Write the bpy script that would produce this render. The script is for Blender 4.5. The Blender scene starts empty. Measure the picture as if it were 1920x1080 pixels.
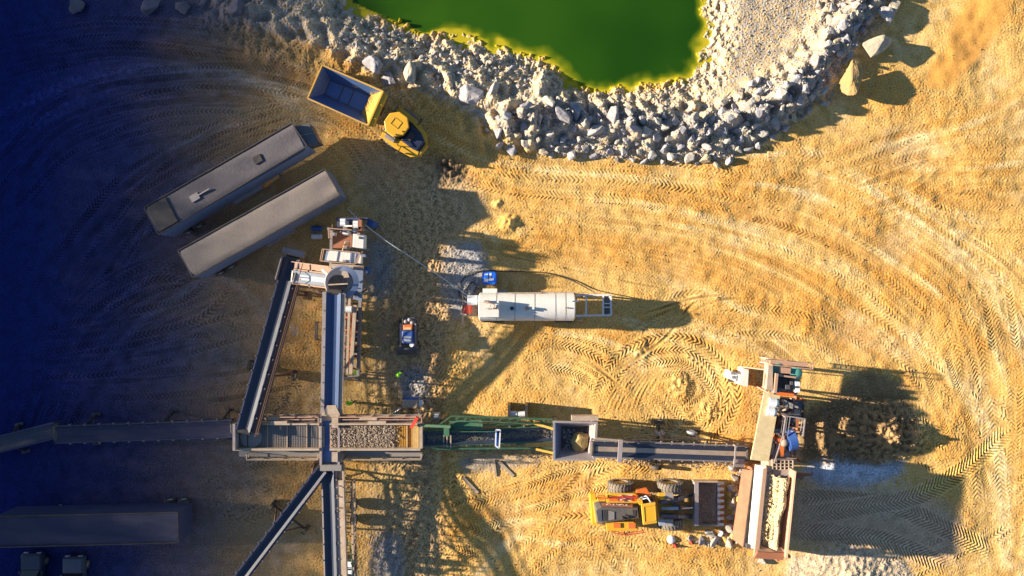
import bpy, bmesh, math, random
import numpy as np
from mathutils import Vector, Matrix
random.seed(7)
rng = np.random.default_rng(11)
SC = bpy.context.scene
COL = SC.collection
CH = 66.0            # height of the drone above the quarry floor
R = math.radians

def P(px, py, z=0.0):
    """point of the quarry seen at photo pixel px,py if it lies at height z"""
    k = (CH - z) / CH / 20.0
    return Vector(((px - 960) * k, (540 - py) * k, z))

# ------------------------------------------------------------------ materials
MATS = {}
def M(name, col, rough=0.6, metal=0.0, dirt=0.35, dirtcol=(.36, .25, .13), bump=.15, scale=1.6, streak=False, var=.25):
    if name in MATS: return MATS[name]
    m = bpy.data.materials.new(name); m.use_nodes = True
    nt = m.node_tree; N = nt.nodes; L = nt.links
    b = N['Principled BSDF']; b.inputs['Roughness'].default_value = rough; b.inputs['Metallic'].default_value = metal
    tc = N.new('ShaderNodeTexCoord'); mp = N.new('ShaderNodeMapping'); L.new(tc.outputs['Object'], mp.inputs[0])
    if streak: mp.inputs['Scale'].default_value = (1, .25, 1)
    n1 = N.new('ShaderNodeTexNoise'); n1.inputs['Scale'].default_value = scale; n1.inputs['Detail'].default_value = 8; n1.inputs['Roughness'].default_value = .65
    n2 = N.new('ShaderNodeTexNoise'); n2.inputs['Scale'].default_value = scale * 6; n2.inputs['Detail'].default_value = 5
    L.new(mp.outputs[0], n1.inputs['Vector']); L.new(mp.outputs[0], n2.inputs['Vector'])
    r = N.new('ShaderNodeValToRGB'); r.color_ramp.elements[0].position = .5 - .18; r.color_ramp.elements[1].position = .5 + .2
    L.new(n1.outputs[0], r.inputs[0])
    ml = N.new('ShaderNodeMath'); ml.operation = 'MULTIPLY'; ml.inputs[1].default_value = dirt; L.new(r.outputs[0], ml.inputs[0])
    hs = N.new('ShaderNodeMapRange'); hs.inputs[3].default_value = 1 - var; hs.inputs[4].default_value = 1 + var; L.new(n2.outputs[0], hs.inputs[0])
    mul = N.new('ShaderNodeMix'); mul.data_type = 'RGBA'; mul.blend_type = 'MULTIPLY'; mul.inputs[0].default_value = 1
    mul.inputs[6].default_value = (*col, 1); L.new(hs.outputs[0], mul.inputs[7])
    mx = N.new('ShaderNodeMix'); mx.data_type = 'RGBA'; L.new(ml.outputs[0], mx.inputs[0]); L.new(mul.outputs[2], mx.inputs[6]); mx.inputs[7].default_value = (*dirtcol, 1)
    L.new(mx.outputs[2], b.inputs['Base Color'])
    bp = N.new('ShaderNodeBump'); bp.inputs['Strength'].default_value = bump; bp.inputs['Distance'].default_value = .05; L.new(n2.outputs[0], bp.inputs['Height']); L.new(bp.outputs[0], b.inputs['Normal'])
    MATS[name] = m; return m

M('yellow_paint', (.78, .42, .012), .42, dirt=.35, scale=3)
M('yellow_worn', (.68, .38, .03), .55, dirt=.5)
M('orange_paint', (.75, .16, .02), .45, dirt=.3)
M('red_paint', (.6, .04, .02), .45, dirt=.2)
M('white_paint', (.80, .78, .74), .42, dirt=.24, scale=2.2, streak=True, var=.08)
M('cream_paint', (.72, .58, .33), .5, dirt=.45, var=.12)
M('cream_steel', (.50, .40, .31), .55, dirt=.6, dirtcol=(.30, .20, .13))
M('grey_steel', (.30, .29, .29), .5, .3, dirt=.4)
M('lilac_steel', (.37, .33, .345), .5, .1, dirt=.5, dirtcol=(.24, .17, .12))
M('belt_blue', (.035, .075, .19), .5, .1, dirt=.25, dirtcol=(.08, .08, .10), streak=True)
M('pale_blue_steel', (.44, .50, .58), .4, .3, dirt=.3, streak=True)
M('dark_steel', (.05, .05, .06), .45, .4, dirt=.25)
M('engine_grey', (.12, .13, .16), .45, .4, dirt=.25)
M('navy_hood', (.02, .03, .07), .3, dirt=.15, dirtcol=(.1, .1, .12))
M('blue_liner', (.085, .18, .42), .35, .4, dirt=.12, dirtcol=(.2, .12, .06), streak=True)
M('blue_paint', (.02, .10, .38), .4, dirt=.15)
M('bright_blue', (.01, .16, .80), .3, dirt=.06)
M('green_paint', (.035, .16, .09), .45, dirt=.3)
M('teal_paint', (.08, .40, .34), .3, dirt=.2)
M('rust_dark', (.13, .065, .045), .75, dirt=.35, dirtcol=(.2, .13, .1))
M('fines', (.62, .50, .30), .95, dirt=.5, dirtcol=(.5, .38, .2), bump=.6, scale=5)
M('rust', (.34, .12, .06), .75, dirt=.35, dirtcol=(.45, .24, .14))
M('rust_pale', (.50, .30, .22), .7, dirt=.4)
M('rubber', (.035, .034, .034), .85, dirt=.45, dirtcol=(.30, .22, .14))
M('tyre_dusty', (.16, .14, .12), .9, dirt=.5, dirtcol=(.34, .27, .19), bump=.4)
M('belt', (.022, .036, .075), .62, dirt=.3, dirtcol=(.10, .09, .085), streak=True)
M('belt_dusty', (.07, .08, .10), .5, dirt=.45, dirtcol=(.34, .27, .18), streak=True)
M('tarp_shade', (.030, .032, .075), .8, dirt=.35, dirtcol=(.045, .042, .075), scale=.8, bump=.3)  # navy copy of the tarp: left-side shade put into its colour
M('side_dark', (.05, .06, .13), .5, dirt=.2, dirtcol=(.06, .06, .1))  # dark blue base: left-side shade put into trailer and belt sides
M('tarp_half_shade', (.115, .10, .115), .8, dirt=.4, dirtcol=(.085, .075, .085), scale=.8, bump=.4)  # darker copy of the tarp: leftward dimming put into its colour
M('tarp_grey', (.19, .16, .15), .8, dirt=.4, dirtcol=(.24, .19, .15), scale=.8, bump=.2)
M('trailer_side', (.24, .30, .46), .35, .2, dirt=.15, dirtcol=(.2, .18, .15), var=.08)
M('glass', (.015, .02, .03), .08, dirt=.05, bump=0)
M('plastic_white', (.75, .78, .82), .35, dirt=.05)
M('hood_grey', (.085, .09, .10), .35, dirt=.3)
M('hivis', (.34, 1.0, .03), .7, dirt=.02)
M('skin', (.55, .33, .22), .6, dirt=0)
M('denim', (.03, .04, .08), .8, dirt=.1)
M('sand_pile', (.52, .36, .14), .95, dirt=.5, dirtcol=(.33, .22, .1), bump=.8, scale=3)
M('bark', (.09, .06, .04), .9)
M('leaf', (.05, .09, .025), .7, dirt=.3, dirtcol=(.09, .1, .03))

# ------------------------------------------------------------------ builders
class B:
    def __init__(s): s.bm = bmesh.new()
    def quad(s, *pts):
        vs = [s.bm.verts.new(p) for p in pts]; return s.bm.faces.new(vs)
    def hexa(s, bot, top):
        b = [s.bm.verts.new(p) for p in bot]; t = [s.bm.verts.new(p) for p in top]; n = len(b)
        s.bm.faces.new(list(reversed(b))); s.bm.faces.new(t)
        for i in range(n): s.bm.faces.new((b[i], b[(i+1) % n], t[(i+1) % n], t[i]))
        return s
    def box(s, x0, y0, z0, x1, y1, z1):
        if x0 > x1: x0, x1 = x1, x0
        if y0 > y1: y0, y1 = y1, y0
        return s.hexa([(x0, y0, z0), (x1, y0, z0), (x1, y1, z0), (x0, y1, z0)], [(x0, y0, z1), (x1, y0, z1), (x1, y1, z1), (x0, y1, z1)])
    def pbox(s, px0, py0, px1, py1, z0, z1):
        """box whose top face (z1) is seen between two photo pixels"""
        a = P(px0, py0, z1); b = P(px1, py1, z1)
        return s.box(a.x, a.y, z0, b.x, b.y, z1)
    def prism(s, poly, z0, z1, poly2=None):
        poly2 = poly2 or poly
        ar = sum(poly[i][0]*poly[(i+1) % len(poly)][1] - poly[(i+1) % len(poly)][0]*poly[i][1] for i in range(len(poly)))
        if ar < 0: poly = poly[::-1]; poly2 = poly2[::-1]
        return s.hexa([(p[0], p[1], z0) for p in poly], [(p[0], p[1], z1) for p in poly2])
    def pprism(s, pts, z0, z1):
        q = [P(a, b, z1) for a, b in pts]; return s.prism([(v.x, v.y) for v in q], z0, z1)
    def beam(s, p, q, w=.1, h=None, up=Vector((0, 0, 1))):
        p = Vector(p); q = Vector(q); h = h or w
        d = q - p
        if d.length < 1e-5: return s
        d.normalize(); u = up if abs(d.dot(up)) < .98 else Vector((1, 0, 0))
        a = d.cross(u).normalized() * (w/2); c = a.cross(d).normalized() * (h/2)
        return s.hexa([p-a-c, p+a-c, p+a+c, p-a+c], [q-a-c, q+a-c, q+a+c, q-a+c])
    def cyl(s, p, q, r, r2=None, n=14):
        p = Vector(p); q = Vector(q); d = (q-p).normalized(); r2 = r if r2 is None else r2
        u = Vector((0, 0, 1)) if abs(d.z) < .9 else Vector((1, 0, 0))
        a = d.cross(u).normalized(); c = a.cross(d).normalized()
        A = [p + (a*math.cos(t) + c*math.sin(t))*r for t in [2*math.pi*i/n for i in range(n)]]
        C = [q + (a*math.cos(t) + c*math.sin(t))*r2 for t in [2*math.pi*i/n for i in range(n)]]
        return s.hexa(A, C)
    def dome(s, c, r, rz, n=16, m=5, z0=0):
        c = Vector(c); rings = []
        for j in range(m+1):
            t = math.pi/2*j/m
            rings.append([c + Vector((math.cos(a)*r*math.cos(t), math.sin(a)*r*math.cos(t), rz*math.sin(t))) for a in [2*math.pi*i/n for i in range(n)]])
        vs = [[s.bm.verts.new(p) for p in rg] for rg in rings[:-1]]; top = s.bm.verts.new(rings[-1][0])
        for j in range(m-1):
            for i in range(n): s.bm.faces.new((vs[j][i], vs[j][(i+1) % n], vs[j+1][(i+1) % n], vs[j+1][i]))
        for i in range(n): s.bm.faces.new((vs[-1][i], vs[-1][(i+1) % n], top))
        s.bm.faces.new(vs[0][::-1]); return s
    def tube(s, pts, r, n=6):
        for a, b in zip(pts[:-1], pts[1:]): s.cyl(a, b, r, n=n)
        return s
    def rail(s, pts, h=1.05, w=.07, step=1.4, mid=True):
        """handrail along points on a deck"""
        for a, b in zip(pts[:-1], pts[1:]):
            a = Vector(a); b = Vector(b); up = Vector((0, 0, h))
            s.beam(a+up, b+up, w)
            if mid: s.beam(a+up*.5, b+up*.5, w*.8)
            k = max(1, int((b-a).length/step))
            for i in range(k+1):
                p = a.lerp(b, i/k); s.beam(p, p+up, w)
        return s
    def done(s, name, mat, parent=None, bevel=0, smooth=False, rel=True, loc=None):
        bm = s.bm
        base = Vector((0, 0, 0))
        if parent is not None and rel: base = Vector(parent.get('_o', (0, 0, 0)))
        if loc is not None: base = Vector(loc)
        if base.length: bmesh.ops.translate(bm, verts=bm.verts, vec=-base)
        bmesh.ops.recalc_face_normals(bm, faces=bm.faces)
        me = bpy.data.meshes.new(name); bm.to_mesh(me); bm.free()
        me.materials.append(MATS[mat] if isinstance(mat, str) else mat)
        if smooth:
            me.polygons.foreach_set('use_smooth', [True]*len(me.polygons))
            me.set_sharp_from_angle(angle=R(40))
        o = bpy.data.objects.new(name, me); COL.objects.link(o)
        if parent is not None: o.parent = parent
        if loc is not None: o.location = loc
        if bevel:
            md = o.modifiers.new('bevel', 'BEVEL'); md.width = bevel; md.segments = 2; md.limit_method = 'ANGLE'
        return o

def tag(o, label=None, cat=None, group=None, kind=None):
    if label: o['label'] = label
    if cat: o['category'] = cat
    if group: o['group'] = group
    if kind: o['kind'] = kind
    return o
def thing(name, label, cat, loc=(0, 0, 0), rz=0, group=None, local=False):
    o = bpy.data.objects.new(name, None); COL.objects.link(o); o.location = loc; o.rotation_euler = (0, 0, rz)
    o.empty_display_size = .3
    o['_o'] = (0, 0, 0) if local else tuple(loc)
    return tag(o, label, cat, group)
def copy_part(src, parent, loc):
    c = src.copy(); COL.objects.link(c); c.parent = parent; c.location = loc
    for ch in src.children:
        g = ch.copy(); COL.objects.link(g); g.parent = c
    return c
SUN = 13.2; SKY = 0.145
# ------------------------------------------------------------------ terrain
DX = 0.07
X0, X1, Y0, Y1 = -51.5, 51.5, -29.5, 29.5
gx = np.arange(X0, X1, DX); gy = np.arange(Y0, Y1, DX)
NX, NY = len(gx), len(gy)
GX, GY = np.meshgrid(gx, gy)               # [iy, ix]
PX = GX*20+960; PY = 540-GY*20
def band(l0, l1, seed):
    r = np.random.default_rng(seed); w = r.standard_normal((NY, NX))
    F = np.fft.rfft2(w); fy = np.fft.fftfreq(NY, DX)[:, None]; fx = np.fft.rfftfreq(NX, DX)[None, :]
    f = np.hypot(fx, fy)+1e-9; c = 1/math.sqrt(l0*l1); s = math.log(l1/l0)/2
    g = np.exp(-(np.log(f/c)/s)**2)
    o = np.fft.irfft2(F*g, s=(NY, NX)); return o/o.std()
def smooth(a, b, x): t = np.clip((x-a)/(b-a), 0, 1); return t*t*(3-2*t)
def segdist(pts, X=None, Y=None):
    X = GX if X is None else X; Y = GY if Y is None else Y
    best = np.full(X.shape, 1e9)
    for a, b in zip(pts[:-1], pts[1:]):
        ax, ay = a[0], a[1]; dx, dy = b[0]-ax, b[1]-ay; t = np.clip(((X-ax)*dx+(Y-ay)*dy)/(dx*dx+dy*dy), 0, 1)
        best = np.minimum(best, np.hypot(X-ax-t*dx, Y-ay-t*dy))
    return best
def inside(poly, X, Y):
    c = np.zeros(X.shape, bool); n = len(poly); j = n-1
    for i in range(n):
        xi, yi = poly[i]; xj, yj = poly[j]
        if yi != yj:
            c ^= ((yi > Y) != (yj > Y)) & (X < (xj-xi)*(Y-yi)/(yj-yi)+xi)
        j = i
    return c
def pw(l): return [((a-960)/20, (540-b)/20) for a, b in l]
n_big = band(6, 16, 1); n_mid = band(1.2, 4, 2); n_sm = band(.5, 1.1, 3); n_fine = band(.2, .45, 4); n_tiny = band(.12, .25, 5)

# pond
pond_px = [(640, -60), (655, 0), (700, 20), (760, 45), (792, 60), (830, 50), (868, 60), (905, 78), (945, 84), (985, 98), (1015, 102), (1040, 115), (1062, 138), (1085, 160),
           (1130, 165), (1160, 160), (1200, 155), (1240, 150), (1290, 146), (1306, 130), (1318, 100), (1316, 75), (1330, 50), (1322, 20), (1325, -60)]
WZ = -.9
pond = pw(pond_px)
wd = segdist(pond); wi = inside(pond + [(pond[-1][0], 60), (pond[0][0], 60)], GX, GY)
sd = np.where(wi, -wd, wd)                         # signed distance to the shore
sd0 = sd.copy(); sd = sd + n_mid*.14 + n_sm*.10 + n_fine*.03
H = n_big*.07 + n_mid*.016
H += np.where(sd < 3.2, (WZ - H*0)*(1-smooth(0, 3.2, sd)), 0)
H = np.where(sd < 0, WZ + sd*.55, H)
H = np.maximum(H, -4)
# ridge of tipped rock round the pond
ridge1 = pw([(430, 10), (560, 55), (680, 100), (800, 140), (900, 175), (960, 205)])
ridge2 = pw([(950, 235), (1010, 225), (1100, 225), (1200, 235), (1320, 240), (1400, 220), (1470, 180), (1530, 120), (1570, 60), (1610, -10)])
d1 = segdist(ridge1); d2 = segdist(ridge2)
H += .8*np.exp(-(d1/1.9)**2)*(1+.18*n_mid) + 1.5*np.exp(-(d2/1.9)**2)*(1+.2*n_mid)
crest = segdist(pw([(1020, 150), (1010, 180), (1000, 215), (995, 270)])); H += .7*np.exp(-(crest/.7)**2)
rough = np.maximum.reduce([smooth(4.5, 2, d1), smooth(3.2, 1.6, d2), smooth(3.5, .5, np.abs(sd))*(sd > 0)])
lime = inside(pw([(1325, -60), (1320, 60), (1310, 130), (1240, 165), (1100, 170), (1060, 150), (1010, 110), (880, 70), (800, 65), (690, 30), (640, -60), (250, -60), (300, 25), (460, 50), (620, 95), (700, 140), (800, 175), (860, 200), (930, 250), (1010, 285), (1200, 292), (1340, 300), (1440, 260), (1520, 200), (1560, 150), (1600, 80), (1650, 20), (1660, -60)]), GX, GY).astype(float)
def blur(a, n):
    F = np.fft.rfft2(a); fy = np.fft.fftfreq(NY, DX)[:, None]; fx = np.fft.rfftfreq(NX, DX)[None, :]
    return np.fft.irfft2(F*np.exp(-(fx**2+fy**2)*(n*math.pi)**2*2), s=a.shape)
lime = np.clip(blur(lime, .25)+n_sm*.12*(blur(lime, .6) > .1), 0, 1)
# soil heaps
def heap(px, py, r, h, e=1.0, lump=.35):
    global H
    c = P(px, py); d = np.hypot((GX-c.x)/e, GY-c.y)/r
    H += h*np.clip(1-d, 0, 1)**1.1*(1+lump*n_sm*.5+lump*n_mid*.3)
heap(1655, 808, 3.2, 1.5, 1.5, .16); heap(1658, 812, 1.4, .9, 1, .2); heap(1705, 820, 1.2, .6, 1, .2); heap(1560, 815, 2.4, .4, 1, .2)
heap(835, 315, 1.9, .4, 1.1); heap(955, 418, 1.0, .4, 1.2); heap(932, 382, .6, .25)
heap(1600, 1070, 3.6, .8, 1.8, .08); heap(1385, 940, 2.3, .9, .55); heap(1375, 1000, 1.6, .5)
heap(1275, 722, 1.5, .22); heap(1330, 770, 1.4, .2); heap(1200, 655, 1.3, .2)
heap(1600, 880, 2.4, .25, 1.8, .06)

# wheel tracks: chevron treads pressed into the sand, stamped one after another
TR = np.zeros((NY, NX)); TW = np.zeros((NY, NX)); TC = np.zeros((NY, NX))
def spline(pts, step=.035):
    p = [np.array(q, float) for q in pts]; p = [2*p[0]-p[1]] + p + [2*p[-1]-p[-2]]; out = []
    for i in range(1, len(p)-2):
        n = max(4, int(np.linalg.norm(p[i+1]-p[i])/.1)); t = np.linspace(0, 1, n, endpoint=False)[:, None]
        out.append(.5*((2*p[i])+(-p[i-1]+p[i+1])*t+(2*p[i-1]-5*p[i]+4*p[i+1]-p[i+2])*t**2+(-p[i-1]+3*p[i]-3*p[i+1]+p[i+2])*t**3))
    out = np.vstack(out); s = np.r_[0, np.cumsum(np.hypot(*np.diff(out, axis=0).T))]; q = np.arange(0, s[-1], step)
    return np.c_[np.interp(q, s, out[:, 0]), np.interp(q, s, out[:, 1])], q
def stamp(px_pts, steady=False, width=.7, pitch=.30, amp=.03, gauge=2.3, off=0, plain=False, strength=1.0, depth=.02):
    c, s = spline(pw(px_pts)); t = np.gradient(c, axis=0); t /= np.linalg.norm(t, axis=1)[:, None]+1e-9; nrm = np.c_[-t[:, 1], t[:, 0]]
    sgn = random.choice((-1, 1)); fade = np.interp(s, [0, 2.5, max(2.6, s[-1]-2.5), s[-1]+.1], [0, 1, 1, 0])
    patch = .45+.6*np.sin(s*.8+random.random()*9)*np.sin(s*.37+random.random()*9)+.22*np.sin(s*2.3+random.random()*9)+.28
    if steady: patch = np.ones_like(s)
    for g in ((-gauge/2, gauge/2) if gauge else (0,)):
        d = np.arange(-width/2-.08, width/2+.081, .035); S, D = np.meshgrid(s, d, indexing='ij')
        X = c[:, 0][:, None]+nrm[:, 0][:, None]*(D+g+off); Y = c[:, 1][:, None]+nrm[:, 1][:, None]*(D+g+off)
        e = 1-smooth(width/2-.1, width/2+.05, np.abs(D))
        ph = (S/pitch + sgn*np.abs(D)*1.25/pitch*.8)
        tr = np.clip(np.sin(2*math.pi*ph)*1.6, -1, 1)
        h = (0 if plain else amp*tr) - depth*e + .03*np.exp(-((np.abs(D)-width/2-.02)/.06)**2)
        w = (e*.9+.1)*(np.clip(patch, .12, 1)*fade)[:, None]*strength
        ix = ((X-X0)/DX+.5).astype(int); iy = ((Y-Y0)/DX+.5).astype(int)
        ok = (ix >= 0) & (ix < NX) & (iy >= 0) & (iy < NY)
        TR[iy[ok], ix[ok]] = h[ok]; TW[iy[ok], ix[ok]] = w[ok]; TC[iy[ok], ix[ok]] = random.uniform(-1, 1)
SW = np.zeros((NY, NX))
def swath(p, q, n, wmin=.35, wmax=1.6):
    for i in range(n):
        f = random.random(); st = [(x+random.gauss(0, 9), y+random.gauss(0, 9)) for x, y in interp(p, q, f)]; c, s = spline(pw(st), .06)
        t = np.gradient(c, axis=0); t /= np.linalg.norm(t, axis=1)[:, None]+1e-9; nrm = np.c_[-t[:, 1], t[:, 0]]; w = random.uniform(wmin, wmax); v = random.choice((-1, 1, 1))*random.uniform(.4, 1)
        L_ = s[-1]; a = random.uniform(-.1, .4)*L_; b = a+random.uniform(.4, .9)*L_; env = np.clip(np.minimum((s-a), (b-s))/2.5, 0, 1)*(.75+.25*np.sin(s*1.3+i))
        d = np.arange(-w/2, w/2, .06); S, D = np.meshgrid(s, d, indexing='ij'); X = c[:, 0][:, None]+nrm[:, 0][:, None]*D; Y = c[:, 1][:, None]+nrm[:, 1][:, None]*D
        ix = ((X-X0)/DX+.5).astype(int); iy = ((Y-Y0)/DX+.5).astype(int); ok = (ix >= 0) & (ix < NX) & (iy >= 0) & (iy < NY); val = np.broadcast_to((env*v)[:, None], X.shape)
        SW[iy[ok], ix[ok]] = .5*SW[iy[ok], ix[ok]]+val[ok]
def jit(pts, a, b): return [(x+a, y+b) for x, y in pts]
def interp(p, q, f): return [(a[0]*(1-f)+b[0]*f, a[1]*(1-f)+b[1]*f) for a, b in zip(p, q)]
def fan(p, q, n, **k):
    for i in range(n):
        f = random.random(); st = interp(p, q, f); st = [(x+random.gauss(0, 7), y+random.gauss(0, 7)) for x, y in st]
        kk = dict(k); kk.setdefault('strength', random.uniform(.35, 1)); stamp(st, pitch=random.choice((.27, .31, .36, .42)), width=random.choice((.6, .75, .95)), **kk)
random.seed(5)
swath([(830, 330), (1100, 350), (1400, 420), (1650, 540), (1790, 720), (1800, 900), (1760, 1100)], [(960, 300), (1250, 320), (1560, 300), (1800, 420), (1960, 560), (2010, 800), (2000, 1100)], 60)
swath([(900, 470), (1200, 490), (1400, 560), (1600, 680), (1700, 800), (1800, 940)], [(880, 350), (1250, 400), (1540, 480), (1760, 640), (1880, 840), (1900, 1080)], 70)
swath([(1980, 120), (1850, 200), (1650, 280), (1400, 330)], [(1980, 420), (1800, 400), (1600, 330), (1500, 280)], 26)
swath([(0, 60), (200, 60), (400, 80), (560, 120), (760, 220), (930, 300), (1200, 330)], [(0, 300), (200, 190), (400, 180), (560, 200), (700, 280), (800, 400), (840, 500)], 40)
swath([(100, 560), (150, 430), (260, 330), (420, 250), (600, 215), (700, 290)], [(60, 900), (200, 700), (330, 600), (430, 560), (500, 640)], 30)
swath([(740, 1090), (830, 980), (960, 930), (1100, 900), (1250, 880)], [(900, 1090), (980, 1010), (1080, 1040), (1240, 1060), (1400, 1090)], 26, .3, 1.0)
swath([(960, 640), (1060, 660), (1160, 720), (1240, 790)], [(1230, 560), (1330, 570), (1440, 610), (1560, 650)], 22, .3, .9)
swath([(1480, 930), (1600, 930), (1760, 980), (1900, 1040)], [(1480, 1010), (1600, 1020), (1760, 1060)], 10, .5, 1.2)
swath([(690, 300), (780, 420), (750, 560), (780, 700), (800, 900), (760, 1080)], [(850, 320), (840, 420), (810, 560), (820, 700), (830, 860), (840, 1080)], 30, .2, .9)
random.seed(8)
# big sweep on the right
fan([(830, 330), (1100, 350), (1400, 420), (1650, 540), (1790, 720), (1800, 900), (1760, 1100)], [(960, 300), (1250, 320), (1560, 300), (1800, 420), (1960, 560), (2010, 800), (2000, 1100)], 26, amp=.022)
fan([(900, 420), (1200, 440), (1480, 520), (1640, 640), (1740, 800), (1800, 940)], [(900, 360), (1250, 400), (1540, 480), (1760, 640), (1880, 840), (1900, 1080)], 16, amp=.026)
fan([(1980, 180), (1850, 260), (1650, 320), (1400, 350)], [(1980, 420), (1800, 400), (1600, 330), (1500, 280)], 9, amp=.02)
fan([(1600, 640), (1720, 780), (1880, 900), (2000, 960)], [(1560, 560), (1760, 680), (1900, 790), (2010, 840)], 12, amp=.05)
fan([(1500, 1075), (1650, 1060), (1800, 1000), (1940, 860)], [(1700, 1100), (1800, 1050), (1880, 990), (2000, 900)], 9, amp=.04)
fan([(860, 400), (1150, 420), (1400, 480), (1600, 600), (1700, 760)], [(880, 440), (1150, 500), (1300, 540), (1450, 640), (1520, 700)], 10, amp=.018)
fan([(1500, 300), (1650, 240), (1750, 200), (1930, 190)], [(1560, 420), (1700, 380), (1800, 330), (1960, 330)], 8, amp=.018)
fan([(1560, 700), (1660, 850), (1820, 900)], [(1880, 500), (1900, 700), (1870, 1000)], 10, amp=.04)
# under the rocks and round the top left
fan([(0, 60), (200, 60), (400, 80), (560, 120), (760, 220), (930, 300), (1200, 330), (1420, 345)], [(0, 140), (200, 90), (400, 100), (560, 150), (740, 250), (930, 320), (1200, 355), (1420, 380)], 12, amp=.036)
fan([(0, 300), (150, 190), (350, 150), (520, 160), (640, 210), (720, 280)], [(0, 420), (120, 300), (300, 230), (480, 210), (600, 230), (700, 330)], 12, amp=.03)
fan([(60, 560), (150, 430), (260, 330), (420, 250), (600, 215), (700, 290), (760, 420)], [(150, 620), (220, 480), (300, 370), (430, 280), (560, 230), (640, 250), (720, 340)], 10, amp=.034)
fan([(20, 900), (60, 700), (140, 560), (260, 480), (400, 540)], [(100, 800), (180, 700), (300, 640), (420, 640), (460, 700)], 12, amp=.034)
fan([(100, 740), (250, 750), (400, 760), (600, 755)], [(60, 640), (200, 620), (350, 560), (430, 500)], 9, amp=.03)
# dark churned strip between the plant and the tanker
fan([(700, 300), (790, 420), (760, 560), (790, 700), (810, 900), (760, 1080)], [(850, 300), (830, 420), (700, 560), (720, 700), (830, 860), (830, 1080)], 14, amp=.03)
fan([(640, 760), (740, 660), (800, 560), (850, 440)], [(700, 780), (780, 700), (820, 600), (860, 500)], 6, amp=.035)
# bottom centre
fan([(740, 1090), (830, 980), (960, 930), (1100, 900), (1250, 880)], [(900, 1090), (980, 1010), (1080, 960), (1140, 900), (1240, 885)], 14, amp=.04)
fan([(700, 900), (800, 960), (900, 1040), (960, 1100)], [(660, 1020), (720, 980), (780, 930), (900, 880)], 7, amp=.035)
fan([(980, 1100), (1080, 1040), (1220, 1050), (1400, 1090)], [(960, 1060), (1060, 960), (1110, 1010), (1100, 1100)], 7, amp=.036)
fan([(400, 900), (470, 960), (560, 900), (540, 860)], [(380, 960), (440, 900), (520, 880), (590, 960)], 9, amp=.035)
# turning swirls in the middle
fan([(1000, 650), (1100, 690), (1190, 760), (1260, 790), (1340, 750)], [(1010, 660), (1120, 680), (1180, 740), (1240, 770), (1300, 680)], 8, amp=.04, strength=.85, steady=True)
fan([(1230, 560), (1330, 560), (1440, 600), (1540, 620), (1620, 700)], [(1150, 700), (1260, 630), (1360, 590), (1480, 590), (1640, 660)], 12, amp=.03)
fan([(1150, 770), (1210, 700), (1290, 690), (1320, 740), (1270, 760), (1240, 720)], [(1140, 780), (1180, 680), (1290, 660), (1360, 740), (1290, 800), (1210, 740)], 8, amp=.04, strength=.85, steady=True)
for k in range(9): stamp([(1130+k*9, 780), (1150+k*8, 740), (1190+k*7, 690)], width=.35, gauge=0, plain=True, strength=.9, depth=.05)
# clean double rut behind the hopper
for a in ([(1480, 935), (1560, 935), (1680, 950), (1790, 1000), (1870, 1040)], [(1480, 995), (1570, 1000), (1680, 1020), (1790, 1070)],
          [(1500, 965), (1620, 950), (1720, 930), (1820, 870), (1900, 800)]):
    stamp(a, width=1.7, gauge=0, pitch=.36, amp=.055, strength=1, steady=True)
for a in ([(1330, 545), (1290, 580), (1240, 640), (1150, 700)], [(1370, 552), (1300, 560), (1200, 590)], [(1425, 560), (1340, 565), (1260, 610)], [(1060, 660), (1120, 690), (1180, 740)],
          [(880, 900), (905, 930)], [(920, 860), (925, 905)]):
    stamp(a, width=.35, gauge=0, plain=True, depth=.05)
TR = blur(TR, .02); TW = np.clip(blur(TW, .05), 0, 1)
flat = 1-np.clip(rough+lime, 0, 1)
# mud puddle
pud = inside(pw([(1735, 160), (1745, 120), (1775, 95), (1780, 60), (1800, 20), (1830, -20), (1900, -20), (1880, 40), (1850, 90), (1830, 120), (1800, 140), (1790, 160), (1760, 168)]), GX, GY).astype(float)
pud = np.clip(blur(pud, .35)*1.4-.2+n_sm*.07, 0, 1)
crumb = n_sm*.004 + n_fine*.0082 + n_tiny*.0085
heavy = .5+.5*smooth(-1, 1.2, n_big) 
H -= np.clip(blur(SW, .22), -1, 1)*.035*(1-lime)
TR *= 1.15*(.88+.16*np.clip(n_mid, -1.5, 1.5))
H += crumb*(heavy*.9+.25)*(1-.6*TW)*(1-.92*pud)*flat + TR*TW*flat*(1-pud)
H += (n_sm*.035+n_fine*.028+n_tiny*.018+n_mid*.05)*rough + (n_fine*.012+n_tiny*.012)*lime*(1-rough)
churn = np.exp(-((PX-790+(PY-700)*.03)/75)**2)*smooth(250, 330, PY)
H += churn*(n_sm*.02+n_fine*.012)

# ---- colour of the ground
def C(*c): return np.array(c)[None, None, :]
def mixc(a, b, w): return a*(1-w[..., None])+b*w[..., None]
base = C(.70, .435, .142)*np.ones((NY, NX, 1))
base = mixc(base, C(.60, .31, .075), smooth(-.3, 1.8, n_big*.6+n_mid*.6)*.75)
base = mixc(base, C(.78, .62, .38), smooth(.1, 2.0, -n_big*.7+n_sm*.25+n_mid*.4)*.38)
base = mixc(base, C(.50, .24, .055), smooth(.5, 2.2, n_sm*.5+n_fine*.4+n_mid*.5)*.5)
SW = blur(SW, .08)*(.7+.5*n_sm*.4+.3*n_fine*.3)
base = mixc(base, C(.60, .27, .05), np.clip(SW, 0, 1)*.72*(1-lime)); base = mixc(base, C(.84, .66, .38), np.clip(-SW, 0, 1)*.7*(1-lime))
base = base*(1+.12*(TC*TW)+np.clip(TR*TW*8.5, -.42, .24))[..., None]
base = mixc(base, C(.46, .41, .34), np.clip(lime*1.0, 0, 1)*np.clip(.82+.2*n_sm, 0, 1))
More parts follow.
